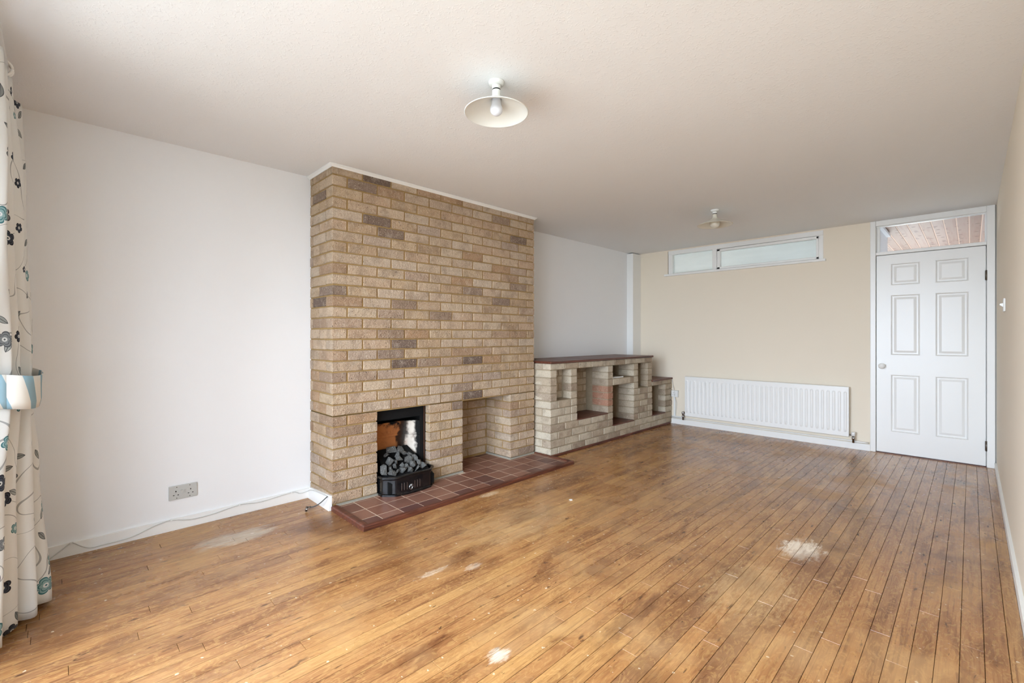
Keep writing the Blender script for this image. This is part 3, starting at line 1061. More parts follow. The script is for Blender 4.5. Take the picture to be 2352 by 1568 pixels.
ysegs = [(CY0 + RC, OPY[0][0] - RC), (OPY[0][1] + RC, OPY[1][0] - RC), (OPY[1][1] + RC, CY1 - RC)]
for a, b in ysegs:
    mo.box(XL + 0.001, CX - RC, a, b, 0.001, zt)
mo.box(XL + 0.001, CX - RC, CY0 + RC, CY1 - RC, zt - 0.004, ZC - 0.001)
mb2 = MB().box(XL + 0.001, BKX - RC, OPY[1][0] - RC, OPY[1][1] + RC, 0.001, zt)
mb2.build('back_mortar', M['mortar_tan'], chim)
mo.build('mortar', M['mortar_tan'], chim)
# cement fillet at the foot
for a, b in ((CY0 + 0.03, OPY[0][0]), (OPY[0][1], OPY[1][0]), (OPY[1][1], CY1 - 0.008)):
    MB().box(CX - 0.01, CX + 0.006, a, b, 0.02, 0.036).build('cement_fillet', M['fillet'], chim)
MB().box(BKX, CX + 0.004, OPY[1][1] - 0.008, OPY[1][1] + 0.01, 0.02, 0.038).build('cement_fillet', M['fillet'], chim)
# white trim where it meets the ceiling
cv = MB()
d_, h_ = 0.022, 0.020
prof = [(0.0, 0.0), (0.0, -h_), (0.004, -h_), (d_ * 0.45, -h_ * 0.62), (d_, -0.004), (d_, 0.0)]
rings = []
for (px_, py_, ox, oy) in ((XL, CY0, 0, -1), (CX, CY0, 1, -1), (CX, CY1, 1, 1)):
    rings.append([(px_ + ox * q, py_ + (oy * q if not (px_ == CX and py_ == CY1) else q * 0.9), ZC - 0.001 + zz) for q, zz in prof])
n_ = len(prof)
vs_ = [q for r_ in rings for q in r_]
fs = []
for k in range(2):
    for e in range(n_ - 1):
        fs.append((k * n_ + e, k * n_ + e + 1, (k + 1) * n_ + e + 1, (k + 1) * n_ + e))
fs.append(tuple(2 * n_ + e for e in range(n_)))
cv.add(vs_, fs)
cv.build('trim_2', M['gloss_white'], kind='structure', label='thin white moulding where the chimney breast meets the ceiling')

# hearth: bed, tiles, wooden edging
HT = 0.024
hearth = empty('hearth', (-2.8, 2.33, 0.0))
tag(hearth, 'low hearth of red-brown quarry tiles edged with dark wood', 'hearth')
hx = [BKX + 0.002, -3.299, -3.147, -2.995, -2.843, -2.691, -2.602]
hy = [1.344] + [1.452 + 0.152 * k for k in range(13)] + [3.316]
bed = MB().box(CX + 0.001, -2.60, 1.343, 3.318, 0.0005, HT - 0.0012)
bed.box(BKX + 0.002, CX + 0.001, OPY[1][0] + 0.002, OPY[1][1] - 0.002, 0.0005, HT - 0.0012)
bed.box(-3.2, CX + 0.001, OPY[0][0] + 0.002, OPY[0][1] - 0.002, 0.0005, HT - 0.0012)
bed.build('grout_bed', M['grout'], hearth)
_tc = {}
for i in range(len(hx) - 1):
    for j in range(len(hy) - 1):
        a, b, c_, d = hx[i], hx[i + 1], hy[j], hy[j + 1]
        if b <= CX + 0.04 and i < 3:
            # inside the empty opening (the row at the brick line is cut round the piers)
            lo, hi = max(c_, OPY[1][0] + 0.004), min(d, OPY[1][1] - 0.004)
            if i == 2 and (hi - lo < 0.02):
                a, lo, hi = CX + 0.012, c_, d
            elif hi - lo < 0.02:
                continue
            c_, d = lo, hi
        gp = 0.0055
        key = (round(b - a, 3), round(d - c_, 3))
        if key not in _tc:
            tm = MB()
            hx2, hy2 = (b - a - gp) / 2, (d - c_ - gp) / 2
            tm.box(-hx2, hx2, -hy2, hy2, -0.006, 0, 0.0015)
            me = bpy.data.meshes.new('tile')
            me.from_pydata([tuple(q) for q in tm.v], [], tm.f)
            me.materials.append(M['tile'])
            _tc[key] = me
        link('tile', _tc[key], ((a + b) / 2, (c_ + d) / 2, HT + R.uniform(-0.0004, 0.0004)), hearth)


def edge_board(a, b, inner_a, inner_b, top=0.033):
    """mitred board from outer a-b to inner a-b with a softly rounded top"""
    A, B, C_, D = [Vector((*q, 0)) for q in (a, b, inner_b, inner_a)]
    vs_ = []
    for (fo, z) in ((0.0, 0.0), (0.0, top - 0.008), (0.12, top - 0.002), (0.3, top), (0.75, top), (0.95, top - 0.003), (1.0, 0.0)):
        p, q = A.lerp(D, fo), B.lerp(C_, fo)
        vs_ += [(p.x, p.y, z), (q.x, q.y, z)]
    n_ = 7
    fs = [(2 * k, 2 * k + 1, 2 * k + 3, 2 * k + 2) for k in range(n_ - 1)] + [(12, 13, 1, 0), tuple(range(0, 14, 2)), tuple(range(13, 0, -2))]
    mm = MB().add(vs_, fs)
    return mm.build('edging_board', M['mahogany'], hearth)


edge_board((-2.565, 1.300), (-2.565, 3.352), (-2.600, 1.344), (-2.600, 3.316))
edge_board((CX + 0.002, 1.300), (-2.565, 1.300), (CX + 0.002, 1.344), (-2.600, 1.344))
edge_board((-2.565, 3.352), (CX + 0.004, 3.350), (-2.600, 3.316), (CX + 0.004, 3.318))

# ------------------------------------------------------------------ brick shelf unit
UX, UY0, UH, UZ0 = -2.85, 3.356, 0.0755, 0.0105
UTOP, UY1, ULOW = 0.906, 5.332, 0.594
unit = empty('brick_shelf_unit', (-3.1, 4.6, 0.0))
tag(unit, 'pale brick built-in shelf unit with open cubbyholes along the wall', 'shelf unit')
UYE = YF - 0.004
CUB = [(3.4515, 3.6765, 7, 11, 0.12), (3.7765, 4.3415, 4, 11, 0.30), (4.4415, 4.894, 9, 11, 0.30), (4.4415, 4.894, 2, 8, 0.30),
       (4.996, 5.229, 7, 11, 0.14), (5.340, 5.692, 2, 7, 0.22)]
piers = [(3.356, 3.4515), (3.6765, 3.7765), (4.3415, 4.4415), (4.894, 4.996), (5.229, 5.332), (5.692, UYE)]


def cub_at(y, c_):
    for i, q in enumerate(CUB):
        if q[0] < y < q[1] and q[2] <= c_ < q[3]:
            return i
    return None


for c_ in range(12):
    z0, z1 = UZ0 + c_ * UH + MJ / 2, UZ0 + (c_ + 1) * UH - MJ / 2
    end = UY1 if c_ >= 8 else UYE
    if c_ == 11:
        z1 = UTOP - 0.003
    if c_ == 7:
        pass
    js = set([UY0, end])
    j = UY0 + (BL if c_ % 2 else BL / 2)
    while j < end - 0.03:
        js.add(round(j, 4))
        j += BL
    for q in CUB:
        if q[2] <= c_ < q[3]:
            js = {s for s in js if s in (UY0, end) or not (q[0] - 0.115 < s < q[1] + 0.115)}
            for k in (q[0], q[1]):
                js.add(k)
            for pa, pb in piers:
                if abs(pb - q[0]) < 0.02 and pa > UY0 + 0.01 and pa < end - 0.02:
                    js.add(pa)
                if abs(pa - q[1]) < 0.02 and pb < end - 0.02:
                    js.add(pb)
    js = sorted(js)
    lst = [js[0]]
    for s in js[1:]:
        if s - lst[-1] < 0.045 and s != end:
            continue
        lst.append(s)
    if len(lst) > 2 and lst[-1] - lst[-2] < 0.045:
        lst.pop(-2)
    for a, b in zip(lst[:-1], lst[1:]):
        mid = (a + b) / 2
        if cub_at(mid, c_) is not None:
            continue
        y0 = a + (MJ / 2 if a > UY0 + 0.001 else 0.0)
        y1 = b - (MJ / 2 if b < end - 0.001 else 0.0)
        for q in CUB:
            if q[2] <= c_ < q[3]:
                if abs(a - q[1]) < 1e-4:
                    y0 = a
                if abs(b - q[0]) < 1e-4:
                    y1 = b
        deep = 0.213 if (b - a) < 0.13 else 0.1025
        if any(abs(a - CUB[k][1]) < 0.01 and CUB[k][2] <= c_ < CUB[k][3] for k in (0, 4, 5)):
            deep = 0.1025
        if a == UY0 and c_ % 2 == 0 and deep > 0.2:
            pass
        o = put_brick(unit, 'brick_pale', UX, y0, y1, z0, z1, deep, 0.0012)
        o.color = (R.random() * 0.95, 0, 0, 1)
        if abs(a - 4.3415) < 0.01 and c_ in (5, 6, 7):
            o.color = (R.uniform(0.97, 1.0), 0, 0, 1)
    # window-side end: header partner behind the corner stretcher
    if c_ % 2:
        me = brick_mesh(0.1025, 0.1005, z1 - z0, 'brick_pale', R.randrange(3))
        o = tint(link('brick', me, (UX - 0.1125 - 0.0503, UY0 + 0.0512, (z0 + z1) / 2), unit))
        o.color = (R.random() * 0.9, 0, 0, 1)
# wall behind each cubbyhole and the floor boards in three of them
mo = MB()
for i, (a, b, c0, c1, dp) in enumerate(CUB):
    for c_ in range(c0, c1):
        z0, z1 = UZ0 + c_ * UH + MJ / 2, UZ0 + (c_ + 1) * UH - MJ / 2
        j = a - (0.16 if c_ % 2 else 0.05)
        while j < b:
            y0, y1 = max(j, a - 0.004), min(j + 0.215, b + 0.004)
            if y1 - y0 > 0.03:
                put_brick(unit, 'brick_pale', UX - dp, y0, y1, z0, z1, 0.05, 0.001)
            j += BL
    MB().box(UX - dp - 0.05, UX - dp - 0.004, a - 0.004, b + 0.004, UZ0 + c0 * UH, UZ0 + c1 * UH).build('back_mortar', M['mortar_grey'], unit)
# mortar core, cell by cell
deep_mo = MB()
zl = [0.002] + [UZ0 + k * UH for k in (2, 4, 7, 8, 9, 11)] + [UTOP - 0.002]
yl = sorted({UY0 + 0.004, UY1 - 0.004, UYE} | {q[0] for q in CUB} | {q[1] for q in CUB})
for za, zb in zip(zl[:-1], zl[1:]):
    for y0, y1 in zip(yl[:-1], yl[1:]):
        mz, my = (za + zb) / 2, (y0 + y1) / 2
        if mz > 0.6 and my > UY1 - 0.004:
            continue
        cc = int((mz - UZ0) / UH)
        i = cub_at(my, cc)
        e0 = 0.004 if any(abs(y0 - q[1]) < 1e-4 and q[2] <= cc < q[3] for q in CUB) else 0.0
        e1 = 0.004 if any(abs(y1 - q[0]) < 1e-4 and q[2] <= cc < q[3] for q in CUB) else 0.0
        if i is None:
            ztop = min(zb, ULOW - 0.002) if my > UY1 - 0.004 else zb
            xm = UX - 0.108 if any(abs(y0 - CUB[k][1]) < 1e-4 and CUB[k][2] <= cc < CUB[k][3] for k in (0, 4, 5)) else -3.064
            mo.box(xm, UX - 0.007, y0 + e0, y1 - e1, za, ztop)
            deep_mo.box(-3.20, xm, y0 + e0, y1 - e1, za, ztop)
deep_mo.box(-3.40, -3.20, UY0 + 0.005, UY1 - 0.004, 0.002, UTOP - 0.002)
deep_mo.box(-3.40, -3.20, UY1 - 0.004, UYE, 0.002, ULOW - 0.002)
mo.build('mortar', M['mortar_grey'], unit)
deep_mo.build('rear_masonry', M['mortar_grey'], unit)
for i, th in ((1, 0.012), (3, 0.012), (5, 0.012)):
    a, b, c0, c1, dp = CUB[i]
    zz = UZ0 + c0 * UH
    MB().box(UX - dp, UX + 0.004, a + 0.002, b - 0.002, zz - 0.004, zz + th - 0.004, 0.002).build('cubby_floor_board', M['mahogany'], unit)
MB().box(UX - 0.004, UX + 0.012, UY0 + 0.01, UYE - 0.08, 0.0, 0.026, 0.003).build('plinth_strip', M['mahogany'], unit)
# wooden tops
MB().box(-3.405, UX + 0.014, UY0 - 0.008, UY1 + 0.016, UTOP - 0.001, UTOP + 0.021, 0.005).build(
    'shelf_top', M['mahogany'], label='long dark wooden board on top of the brick shelf unit', cat='shelf top')
MB().box(-3.405, UX + 0.014, UY1 + 0.002, UYE - 0.004, ULOW - 0.001, ULOW + 0.021, 0.005).build(
    'shelf_top', M['mahogany'], label='short dark wooden board on the low step of the brick unit', cat='shelf top')
# pale strip lying in the small upper cubbyhole
zz = UZ0 + 9 * UH
MB().box(-3.00, -2.875, 4.46, 4.70, zz, zz + 0.007, 0.001).box(-2.885, -2.875, 4.46, 4.70, zz + 0.007, zz + 0.014, 0.001).build(
    'tray', M['plastic_white'], label='small pale flat tray left in the upper cubbyhole', cat='tray')

# ------------------------------------------------------------------ fire insert
FY0, FY1, FZ = OPY[0]
fire = empty('fireback', (-3.2, (FY0 + FY1) / 2, HT))
tag(fire, 'sooty fireclay back in a black metal surround inside the fire opening', 'fireback')
m = MB()
# metal box: sides, top, back and flange
m.box(-3.36, CX - 0.055, FY0 + 0.002, FY0 + 0.006, HT, FZ - 0.002)
m.box(-3.36, CX - 0.055, FY1 - 0.006, FY1 - 0.002, HT, FZ - 0.002)
m.box(-3.40, -3.36, FY0 + 0.002, FY1 - 0.002, HT, FZ - 0.002)
m.box(-3.36, CX - 0.07, FY0 + 0.002, FY1 - 0.002, FZ - 0.008, FZ - 0.002)
m.box(-3.36, CX - 0.14, FY0 + 0.004, FY1 - 0.004, HT - 0.002, HT + 0.01)
m.build('metal_box', M['soot'], fire)
m = MB().box(CX - 0.075, CX - 0.068, FY0 + 0.003, FY0 + 0.02, HT, FZ - 0.004)
m.box(CX - 0.075, CX - 0.068, FY1 - 0.045, FY1 - 0.003, HT, FZ - 0.004)
m.box(CX - 0.075, CX - 0.068, FY0 + 0.02, FY1 - 0.045, FZ - 0.09, FZ - 0.004)
m.build('front_plate', M['soot'], fire)
MB().box(CX - 0.068, CX - 0.060, FY1 - 0.010, FY1 - 0.002, HT, FZ - 0.004).build('rusted_edge_strip', M['rust'], fire)
# clay shell: lower and upper piece
plan = [(-3.105, FY0 + 0.022), (-3.17, FY0 + 0.045), (-3.235, FY0 + 0.085), (-3.245, FY0 + 0.11), (-3.245, FY1 - 0.15), (-3.235, FY1 - 0.125), (-3.17, FY1 - 0.07), (-3.105, FY1 - 0.045)]


def clay(z0, z1, lean0, lean1, name):
    mm = MB()
    lv = 6
    grid = []
    for k in range(lv + 1):
        s = k / lv
        z = z0 + (z1 - z0) * s
        ln = lean0 + (lean1 - lean0) * s
        sm = smooth_path([(a + ln * max(0, min(1, (-3.10 - a) / 0.13)), b, 0) for a, b in plan], 3)
        grid.append([Vector((q.x, q.y, z)) for q in sm])
    n_ = len(grid[0])
    th = 0.018
    vs_ = [q for r_ in grid for q in r_] + [q + Vector((-th, 0, 0)) for r_ in grid for q in r_]
    fs = []
    N = n_ * (lv + 1)
    for k in range(lv):
        for e in range(n_ - 1):
            a = k * n_ + e
            fs.append((a, a + 1, a + n_ + 1, a + n_))
            fs.append((N + a, N + a + 1, N + a + n_ + 1, N + a + n_))
    for e in range(n_ - 1):
        fs.append((e, e + 1, N + e + 1, N + e))
        a = lv * n_ + e
        fs.append((a, a + 1, N + a + 1, N + a))
    mm.add(vs_, fs, False)
    return mm.build(name, M['fireclay'], fire)


low_ = clay(HT + 0.011, 0.385, 0.0, 0.02, 'clay_lower_piece')
up_ = clay(0.388, 0.50, 0.035, 0.055, 'clay_upper_piece')
m = MB().box(-3.225, -3.205, FY0 + 0.10, FY1 - 0.14, 0.386, 0.398, 0.003)
m.build('clay_ledge', M['fireclay'], up_)
txc = bpy.data.curves.new('lettering', 'FONT')
txc.body = 'OLEY'
txc.size = 0.06
txc.extrude = 0.0025
txo = bpy.data.objects.new('lettering_source', txc)
COL.objects.link(txo)
bpy.context.view_layer.update()
tme = bpy.data.meshes.new_from_object(txo.evaluated_get(bpy.context.evaluated_depsgraph_get()))
bpy.data.objects.remove(txo)
tme.materials.append(M['fireclay'])
rot = Matrix.Rotation(math.radians(90), 4, 'Z') @ Matrix.Rotation(math.radians(90 - 10), 4, 'X')
tme.transform(rot)
link('lettering', tme, (-3.200, FY0 + 0.12, 0.418), up_)

# fret / ash cover standing in front
fret = empty('fire_front', (-2.95, 1.86, HT))
tag(fret, 'black bowed cast iron fret standing before the coals on the hearth', 'fire front')
FC = (FY0 + FY1) / 2
plan = [(-3.045, FC - 0.216), (-2.985, FC - 0.218), (-2.972, FC - 0.214), (-2.912, FC - 0.152), (-2.905, FC - 0.14), (-2.893, FC - 0.07), (-2.890, FC), (-2.893, FC + 0.07), (-2.905, FC + 0.14), (-2.912, FC + 0.152), (-2.972, FC + 0.214), (-2.985, FC + 0.218), (-3.045, FC + 0.216)]
cen = Vector((-3.06, FC, 0))
profz = [(1.00, 0.0), (1.04, 0.0), (1.04, 0.012), (1.0, 0.018), (1.0, 0.100), (1.012, 0.106), (1.045, 0.112), (1.045, 0.120), (1.02, 0.126), (0.97, 0.126), (0.93, 0.120)]
m = MB()
vs_, fs = [], []
for (s, z) in profz:
    arch = 0.0
    for (a, b) in plan:
        q = cen + (Vector((a, b, 0)) - cen) * s
        rise = 0.0 if z < 0.1 else 0.02 * max(0.0, 1 - ((b - FC) / 0.16) ** 2) * 0.6 + 0.012
        vs_.append((max(q.x, -3.08) if s >= 1 else q.x, q.y, HT + z + rise))
n_ = len(plan)
for k in range(len(profz) - 1):
    for e in range(n_ - 1):
        fs.append((k * n_ + e, k * n_ + e + 1, (k + 1) * n_ + e + 1, (k + 1) * n_ + e))
m.add(vs_, fs)
front = m.build('cast_front', M['iron'], fret)
sol = front.modifiers.new('thickness', 'SOLIDIFY')
sol.thickness = 0.005
sol.offset = -1
for (a, s) in ((-0.10, 1), (-0.078, 1), (-0.056, 1), (0.0, 0), (0.008, 1), (0.03, 1), (0.052, 1)):
    if s:
        yy = FC - 0.01 + a
        MB().box(-2.896, -2.8885 + 0.002 - abs(yy - FC) * 0.03, yy - 0.0022, yy + 0.0022, HT + 0.036, HT + 0.088, 0.0008).build('fret_slot_rib', M['chrome'], fret)
m = MB()
ring = [(-2.886, FC - 0.034 + 0.014 * math.cos(t_) * (1 + 0.25 * math.sin(2 * t_)), HT + 0.05 + 0.018 * math.sin(t_)) for t_ in [2 * math.pi * k / 20 for k in range(21)]]
m.tube(ring, 0.0028, 8).tube([(-2.886, FC - 0.034, HT + 0.068), (-2.885, FC - 0.030, HT + 0.055), (-2.886, FC - 0.036, HT + 0.04)], 0.0026, 8)
m.build('emblem', M['chrome'], fret)
m = MB()
m.add([(-2.925, FY0 + 0.03, HT + 0.09), (-2.925, FY1 - 0.03, HT + 0.09), (-3.20, FY1 - 0.10, 0.30), (-3.20, FY0 + 0.08, 0.30),
       (-2.925, FY0 + 0.03, HT + 0.02), (-2.925, FY1 - 0.03, HT + 0.02), (-3.20, FY1 - 0.10, HT + 0.02), (-3.20, FY0 + 0.08, HT + 0.02)],
      [(0, 1, 2, 3), (4, 5, 6, 7), (0, 1, 5, 4), (1, 2, 6, 5), (2, 3, 7, 6), (3, 0, 4, 7)])
m.build('coal_bed', M['soot'], fret)

# coals, each a lump of its own
coal_px = [(410, 260, 260, 210), (640, 230, 200, 170), (600, 370, 170, 180), (380, 540, 230, 230), (630, 500, 150, 200), (830, 490, 230, 230),
           (900, 350, 210, 120), (1040, 450, 210, 200), (1240, 630, 190, 150), (240, 750, 200, 260), (400, 740, 110, 140), (515, 660, 110, 130),
           (430, 830, 230, 140), (985, 600, 190, 170), (690, 620, 140, 130), (805, 640, 130, 110), (720, 745, 210, 140), (900, 740, 180, 130),
           (1065, 710, 160, 150), (745, 310, 140, 100), (590, 800, 130, 120), (310, 390, 160, 120), (1120, 560, 140, 150), (520, 560, 140, 120)]
coal_label = {8: 'coal lump perched on the end of the iron fret beside the brick pier', 0: 'big angular coal lump at the top of the heap',
              9: 'tall rough coal lump at the edge of the heap touching the orange clay side', 12: 'flat pale coal lump leaning on the back of the iron fret',
              5: 'large blocky coal lump in the middle of the heap'}
for i, (cx_, cy_, cw, ch) in enumerate(coal_px):
    u, v = 862 + cx_ / 11.2, 1010 + cy_ / 11.2
    d = pix_ray(u, v)
    # heap surface: z = 0.135 + 0.78 * (-2.945 - x)
    k = (0.150 - 0.78 * 2.945 + 0 - CAM_H) / (d.z + 0.78 * d.x)
    P = Vector((0, 0, CAM_H)) + d * k
    sz = k / F_PX / 11.2
    rw, rh = max(cw * sz * 0.6, 0.017), max(ch * sz * 0.6, 0.017)
    rr = random.Random(40 + i)
    bm = bmesh.new()
    for _ in range(11):
        q = Vector((rr.gauss(0, 1), rr.gauss(0, 1), rr.gauss(0, 1))).normalized()
        mxx = max(abs(q.x), abs(q.y), abs(q.z))
        q = q / (mxx ** 0.65)
        bm.verts.new((q.x * (rw + rh) * 0.42, q.y * rw * 0.9, q.z * rh * 0.9))
    res = bmesh.ops.convex_hull(bm, input=list(bm.verts))
    bmesh.ops.delete(bm, geom=[e for e in res['geom_interior'] if isinstance(e, bmesh.types.BMVert)], context='VERTS')
    bmesh.ops.bevel(bm, geom=list(bm.edges), offset=0.0009, segments=1, affect='EDGES')
    me = bpy.data.meshes.new('coal')
    bm.to_mesh(me)
    bm.free()
    me.materials.append(M['coal'])
    o = link('coal', me, P - Vector((0.004, 0, 0.006)))
    o.rotation_euler = (rr.uniform(-0.4, 0.4), 0, rr.uniform(-0.4, 0.4))
    tag(o, coal_label.get(i, 'grey-black coal lump heaped in the grate behind the iron fret'), 'coal', 'coals in the fire grate')

# ------------------------------------------------------------------ radiator
rad = empty('radiator', (-1.76, 5.83, 0.10))
tag(rad, 'long white panel radiator with vertical flutes on the cream wall', 'radiator')
rx0, rx1, rz0, rz1, ry = -2.641, -0.893, 0.128, 0.646, 5.805
NFL = 35
pit = (rx1 - rx0 - 0.012) / NFL
zrows = [rz0, rz0 + 0.004, rz0 + 0.045, rz0 + 0.055, rz0 + 0.062, rz0 + 0.072, rz1 - 0.072, rz1 - 0.062, rz1 - 0.055, rz1 - 0.045, rz1 - 0.004, rz1]
zamp = [0, 0, 0, 0.35, 0.8, 1, 1, 0.8, 0.35, 0, 0, 0]
cols = [rx0, rx0 + 0.004]
for k in range(NFL):
    c0 = rx0 + 0.006 + (k + 0.5) * pit
    cols += [c0 - 0.0155, c0 - 0.012, c0 - 0.007, c0 - 0.005, c0 + 0.005, c0 + 0.007, c0 + 0.012, c0 + 0.0155]
cols += [rx1 - 0.004, rx1]
camp = [0, 0] + [0, 0.15, 0.85, 1, 1, 0.85, 0.15, 0] * NFL + [0, 0]
vs_, fs = [], []
for j, z in enumerate(zrows):
    for i, x in enumerate(cols):
        edge = 0.008 if j in (0, len(zrows) - 1) or i in (0, len(cols) - 1) else 0.0
        vs_.append((x, ry + edge - 0.0085 * zamp[j] * camp[i] + 0.002, z))
n_ = len(cols)
for j in range(len(zrows) - 1):
    for i in range(n_ - 1):
        fs.append((j * n_ + i, j * n_ + i + 1, (j + 1) * n_ + i + 1, (j + 1) * n_ + i))
MB().add(vs_, fs).build('front_panel', M['rad_white'], rad)
m = MB().box(rx0, rx1, ry + 0.0085, ry + 0.022, rz0, rz1, 0.003)
m.build('back_panel', M['rad_white'], rad)
for xb in (-2.35, -1.76, -1.18):
    MB().box(xb - 0.015, xb + 0.015, ry + 0.02, YF - 0.0004, 0.2, 0.58).build('wall_bracket', M['rad_white'], rad)


def valve(xv, tall, cap_mat, nm):
    mm = MB().lathe([(0.011, 0.072), (0.011, 0.105), (0.015, 0.106), (0.015, 0.128), (0.011, 0.130), (0.011, 0.142)], (xv, ry + 0.016, 0), 16)
    sgn = 1 if xv < -2 else -1
    mm.tube([(xv, ry + 0.016, 0.150), (xv + sgn * 0.03, ry + 0.016, 0.150)], 0.009, 12)
    vb = mm.build(nm, M['chrome'], rad)
    MB().lathe([(0.013, 0.142), (0.017, 0.146), (0.018, 0.146 + tall), (0.014, 0.152 + tall), (0.0, 0.152 + tall)], (xv, ry + 0.016, 0), 18).build('valve_cap', M[cap_mat], vb)


valve(-2.668, 0.028, 'chrome', 'lockshield_valve')
valve(-0.858, 0.030, 'plastic_white', 'radiator_valve')
for zz, xa, xb, yy in ((0.083, -2.843, -0.858, 5.862), (0.098, -2.843, -2.668, 5.866)):
    pts = [(xa, yy, zz), (xb - 0.03 if xb > -1 else xb - 0.02, yy, zz), (xb - 0.005, ry + 0.03, zz), (xb, ry + 0.016, zz + 0.004)]
    MB().tube(smooth_path(pts, 5), 0.0075, 10).build('pipe', M['gloss_white'], rad)

# single socket by the shelf unit, its trunking and flex
sk = empty('wall_socket', (-2.80, YF, 0.36))
tag(sk, 'white single surface-mounted socket on the wall beside the shelf unit', 'socket')
MB().box(-2.842, -2.752, YF - 0.034, YF, 0.358, 0.446, 0.004).build('back_box', M['plastic_white'], sk)
fp = MB().box(-2.841, -2.753, YF - 0.042, YF - 0.034, 0.359, 0.445, 0.003).build('face_plate', M['plastic_white'], sk)
for (dx, dz, wx, wz) in ((0.0, 0.012, 0.004, 0.008), (-0.011, -0.012, 0.006, 0.004), (0.011, -0.012, 0.006, 0.004)):
    MB().box(-2.81 + dx - wx / 2, -2.81 + dx + wx / 2, YF - 0.0432, YF - 0.041, 0.402 + dz - wz / 2, 0.402 + dz + wz / 2).build('pin_hole', M['black'], fp)  # black plate, painted for the dark inside the hole
MB().box(-2.824, -2.800, YF - 0.012, YF, 0.068, 0.359, 0.002).build('trunking', M['plastic_white'], sk)
MB().tube(smooth_path([(-2.842, YF - 0.02, 0.60), (-2.832, YF - 0.012, 0.52), (-2.806, YF - 0.035, 0.455), (-2.79, YF - 0.046, 0.40), (-2.792, YF - 0.03, 0.345), (-2.782, YF - 0.012, 0.27), (-2.79, YF - 0.012, 0.17), (-2.795, YF - 0.02, 0.10)], 6), 0.0035, 8).build(
    'flex', M['cable_grey'], sk)

# double socket on the white wall
ds = empty('double_socket', (XL, 0.545, 0.18))
tag(ds, 'grey-white double wall socket low on the white wall', 'socket')
pl = MB().box(XL, XL + 0.009, 0.472, 0.618, 0.180, 0.266, 0.004).build('face_plate', M['plastic'], ds)
zc = 0.223
for yc in (0.508, 0.582):
    for (dy, dz, wy, wz) in ((0.0, 0.008, 0.0048, 0.0085), (-0.011, -0.0145, 0.0075, 0.0042), (0.011, -0.0145, 0.0075, 0.0042)):
        MB().box(XL + 0.0088, XL + 0.0096, yc + dy - wy / 2, yc + dy + wy / 2, zc + dz - wz / 2, zc + dz + wz / 2).build('pin_hole', M['black'], pl)  # hole's dark inside painted as a thin black plate
    for dz in (0.033, -0.033):
        MB().lathe([(0.0028, 0.0), (0.0028, 0.001)], (XL + 0.0086, yc + (0.004 if yc < 0.54 else -0.004), zc + dz), 12, 'X').build('screw', M['brass'], pl)
for yc in (0.5365, 0.5535):
    MB().box(XL + 0.0085, XL + 0.0092, yc - 0.0062, yc + 0.0062, zc - 0.010, zc + 0.014).build('switch_gap', M['plastic'], pl)
    m = MB()
    a, b, c0, c1 = yc - 0.0048, yc + 0.0048, zc - 0.0085, zc + 0.0125
    X0 = XL + 0.009
    m.add([(X0, a, c0), (X0, b, c0), (X0, b, c1), (X0, a, c1), (X0 + 0.001, a, c0), (X0 + 0.001, b, c0), (X0 + 0.005, b, c1), (X0 + 0.005, a, c1)],
          [(0, 1, 2, 3), (4, 5, 6, 7), (0, 1, 5, 4), (1, 2, 6, 5), (2, 3, 7, 6), (3, 0, 4, 7)])
    m.build('rocker_switch', M['plastic'], pl)

# light switch on the side wall
ls = empty('light_switch', (XR, 4.43, 1.335))
tag(ls, 'small white light switch on the cream side wall near the door', 'switch')
MB().box(XR - 0.010, XR, 4.387, 4.473, 1.335, 1.421, 0.003).build('switch_plate', M['plastic_white'], ls)
m = MB().add([(XR - 0.010, 4.423, 1.366), (XR - 0.010, 4.437, 1.366), (XR - 0.010, 4.437, 1.39), (XR - 0.010, 4.423, 1.39),
              (XR - 0.026, 4.424, 1.380), (XR - 0.026, 4.436, 1.380), (XR - 0.024, 4.436, 1.388), (XR - 0.024, 4.424, 1.388)],
             [(0, 1, 2, 3), (4, 5, 6, 7), (0, 1, 5, 4), (1, 2, 6, 5), (2, 3, 7, 6), (3, 0, 4, 7)])
m.build('toggle', M['plastic_white'], ls)

# aerial cable along the skirting
ac = empty('aerial_cable', (-3.39, 0.6, 0.0))
tag(ac, 'thin aerial cable clipped along the white skirting to a metal plug', 'cable')
cx_ = XL + 0.015 + 0.003
pts = [(cx_, -0.04, 0.004), (cx_, -0.005, 0.029), (cx_, 0.045, 0.066), (cx_, 0.06, 0.066), (cx_, 0.095, 0.036), (cx_, 0.13, 0.018), (cx_, 0.183, 0.018),
       (cx_, 0.295, 0.022), (cx_, 0.373, 0.046), (cx_, 0.424, 0.06), (cx_, 0.483, 0.066), (cx_, 0.585, 0.044), (cx_, 0.699, 0.046), (cx_, 0.846, 0.064),
       (cx_, 0.976, 0.052), (cx_, 1.173, 0.066), (cx_, 1.233, 0.046), (cx_ + 0.002, 1.278, 0.05), (cx_ + 0.04, 1.287, 0.066), (-3.25, 1.286, 0.082), (-3.06, 1.288, 0.092)]
MB().tube(smooth_path(pts, 7), 0.0031, 8).build('cable', M['cable_grey'], ac)
for yy, zz in ((0.05, 0.067), (0.483, 0.067), (0.846, 0.065), (1.173, 0.067)):
    MB().box(cx_ - 0.004, cx_ + 0.006, yy - 0.005, yy + 0.005, zz - 0.004, zz + 0.006, 0.0015).build('cable_clip', M['plastic_white'], ac)
tail = [(-3.06, 1.288, 0.092), (-3.055, 1.272, 0.085), (-3.07, 1.24, 0.055), (-3.095, 1.215, 0.036), (-3.118, 1.196, 0.030)]
MB().tube(smooth_path(tail, 6), 0.0034, 8).build('cable_tail', M['cable_black'], ac)
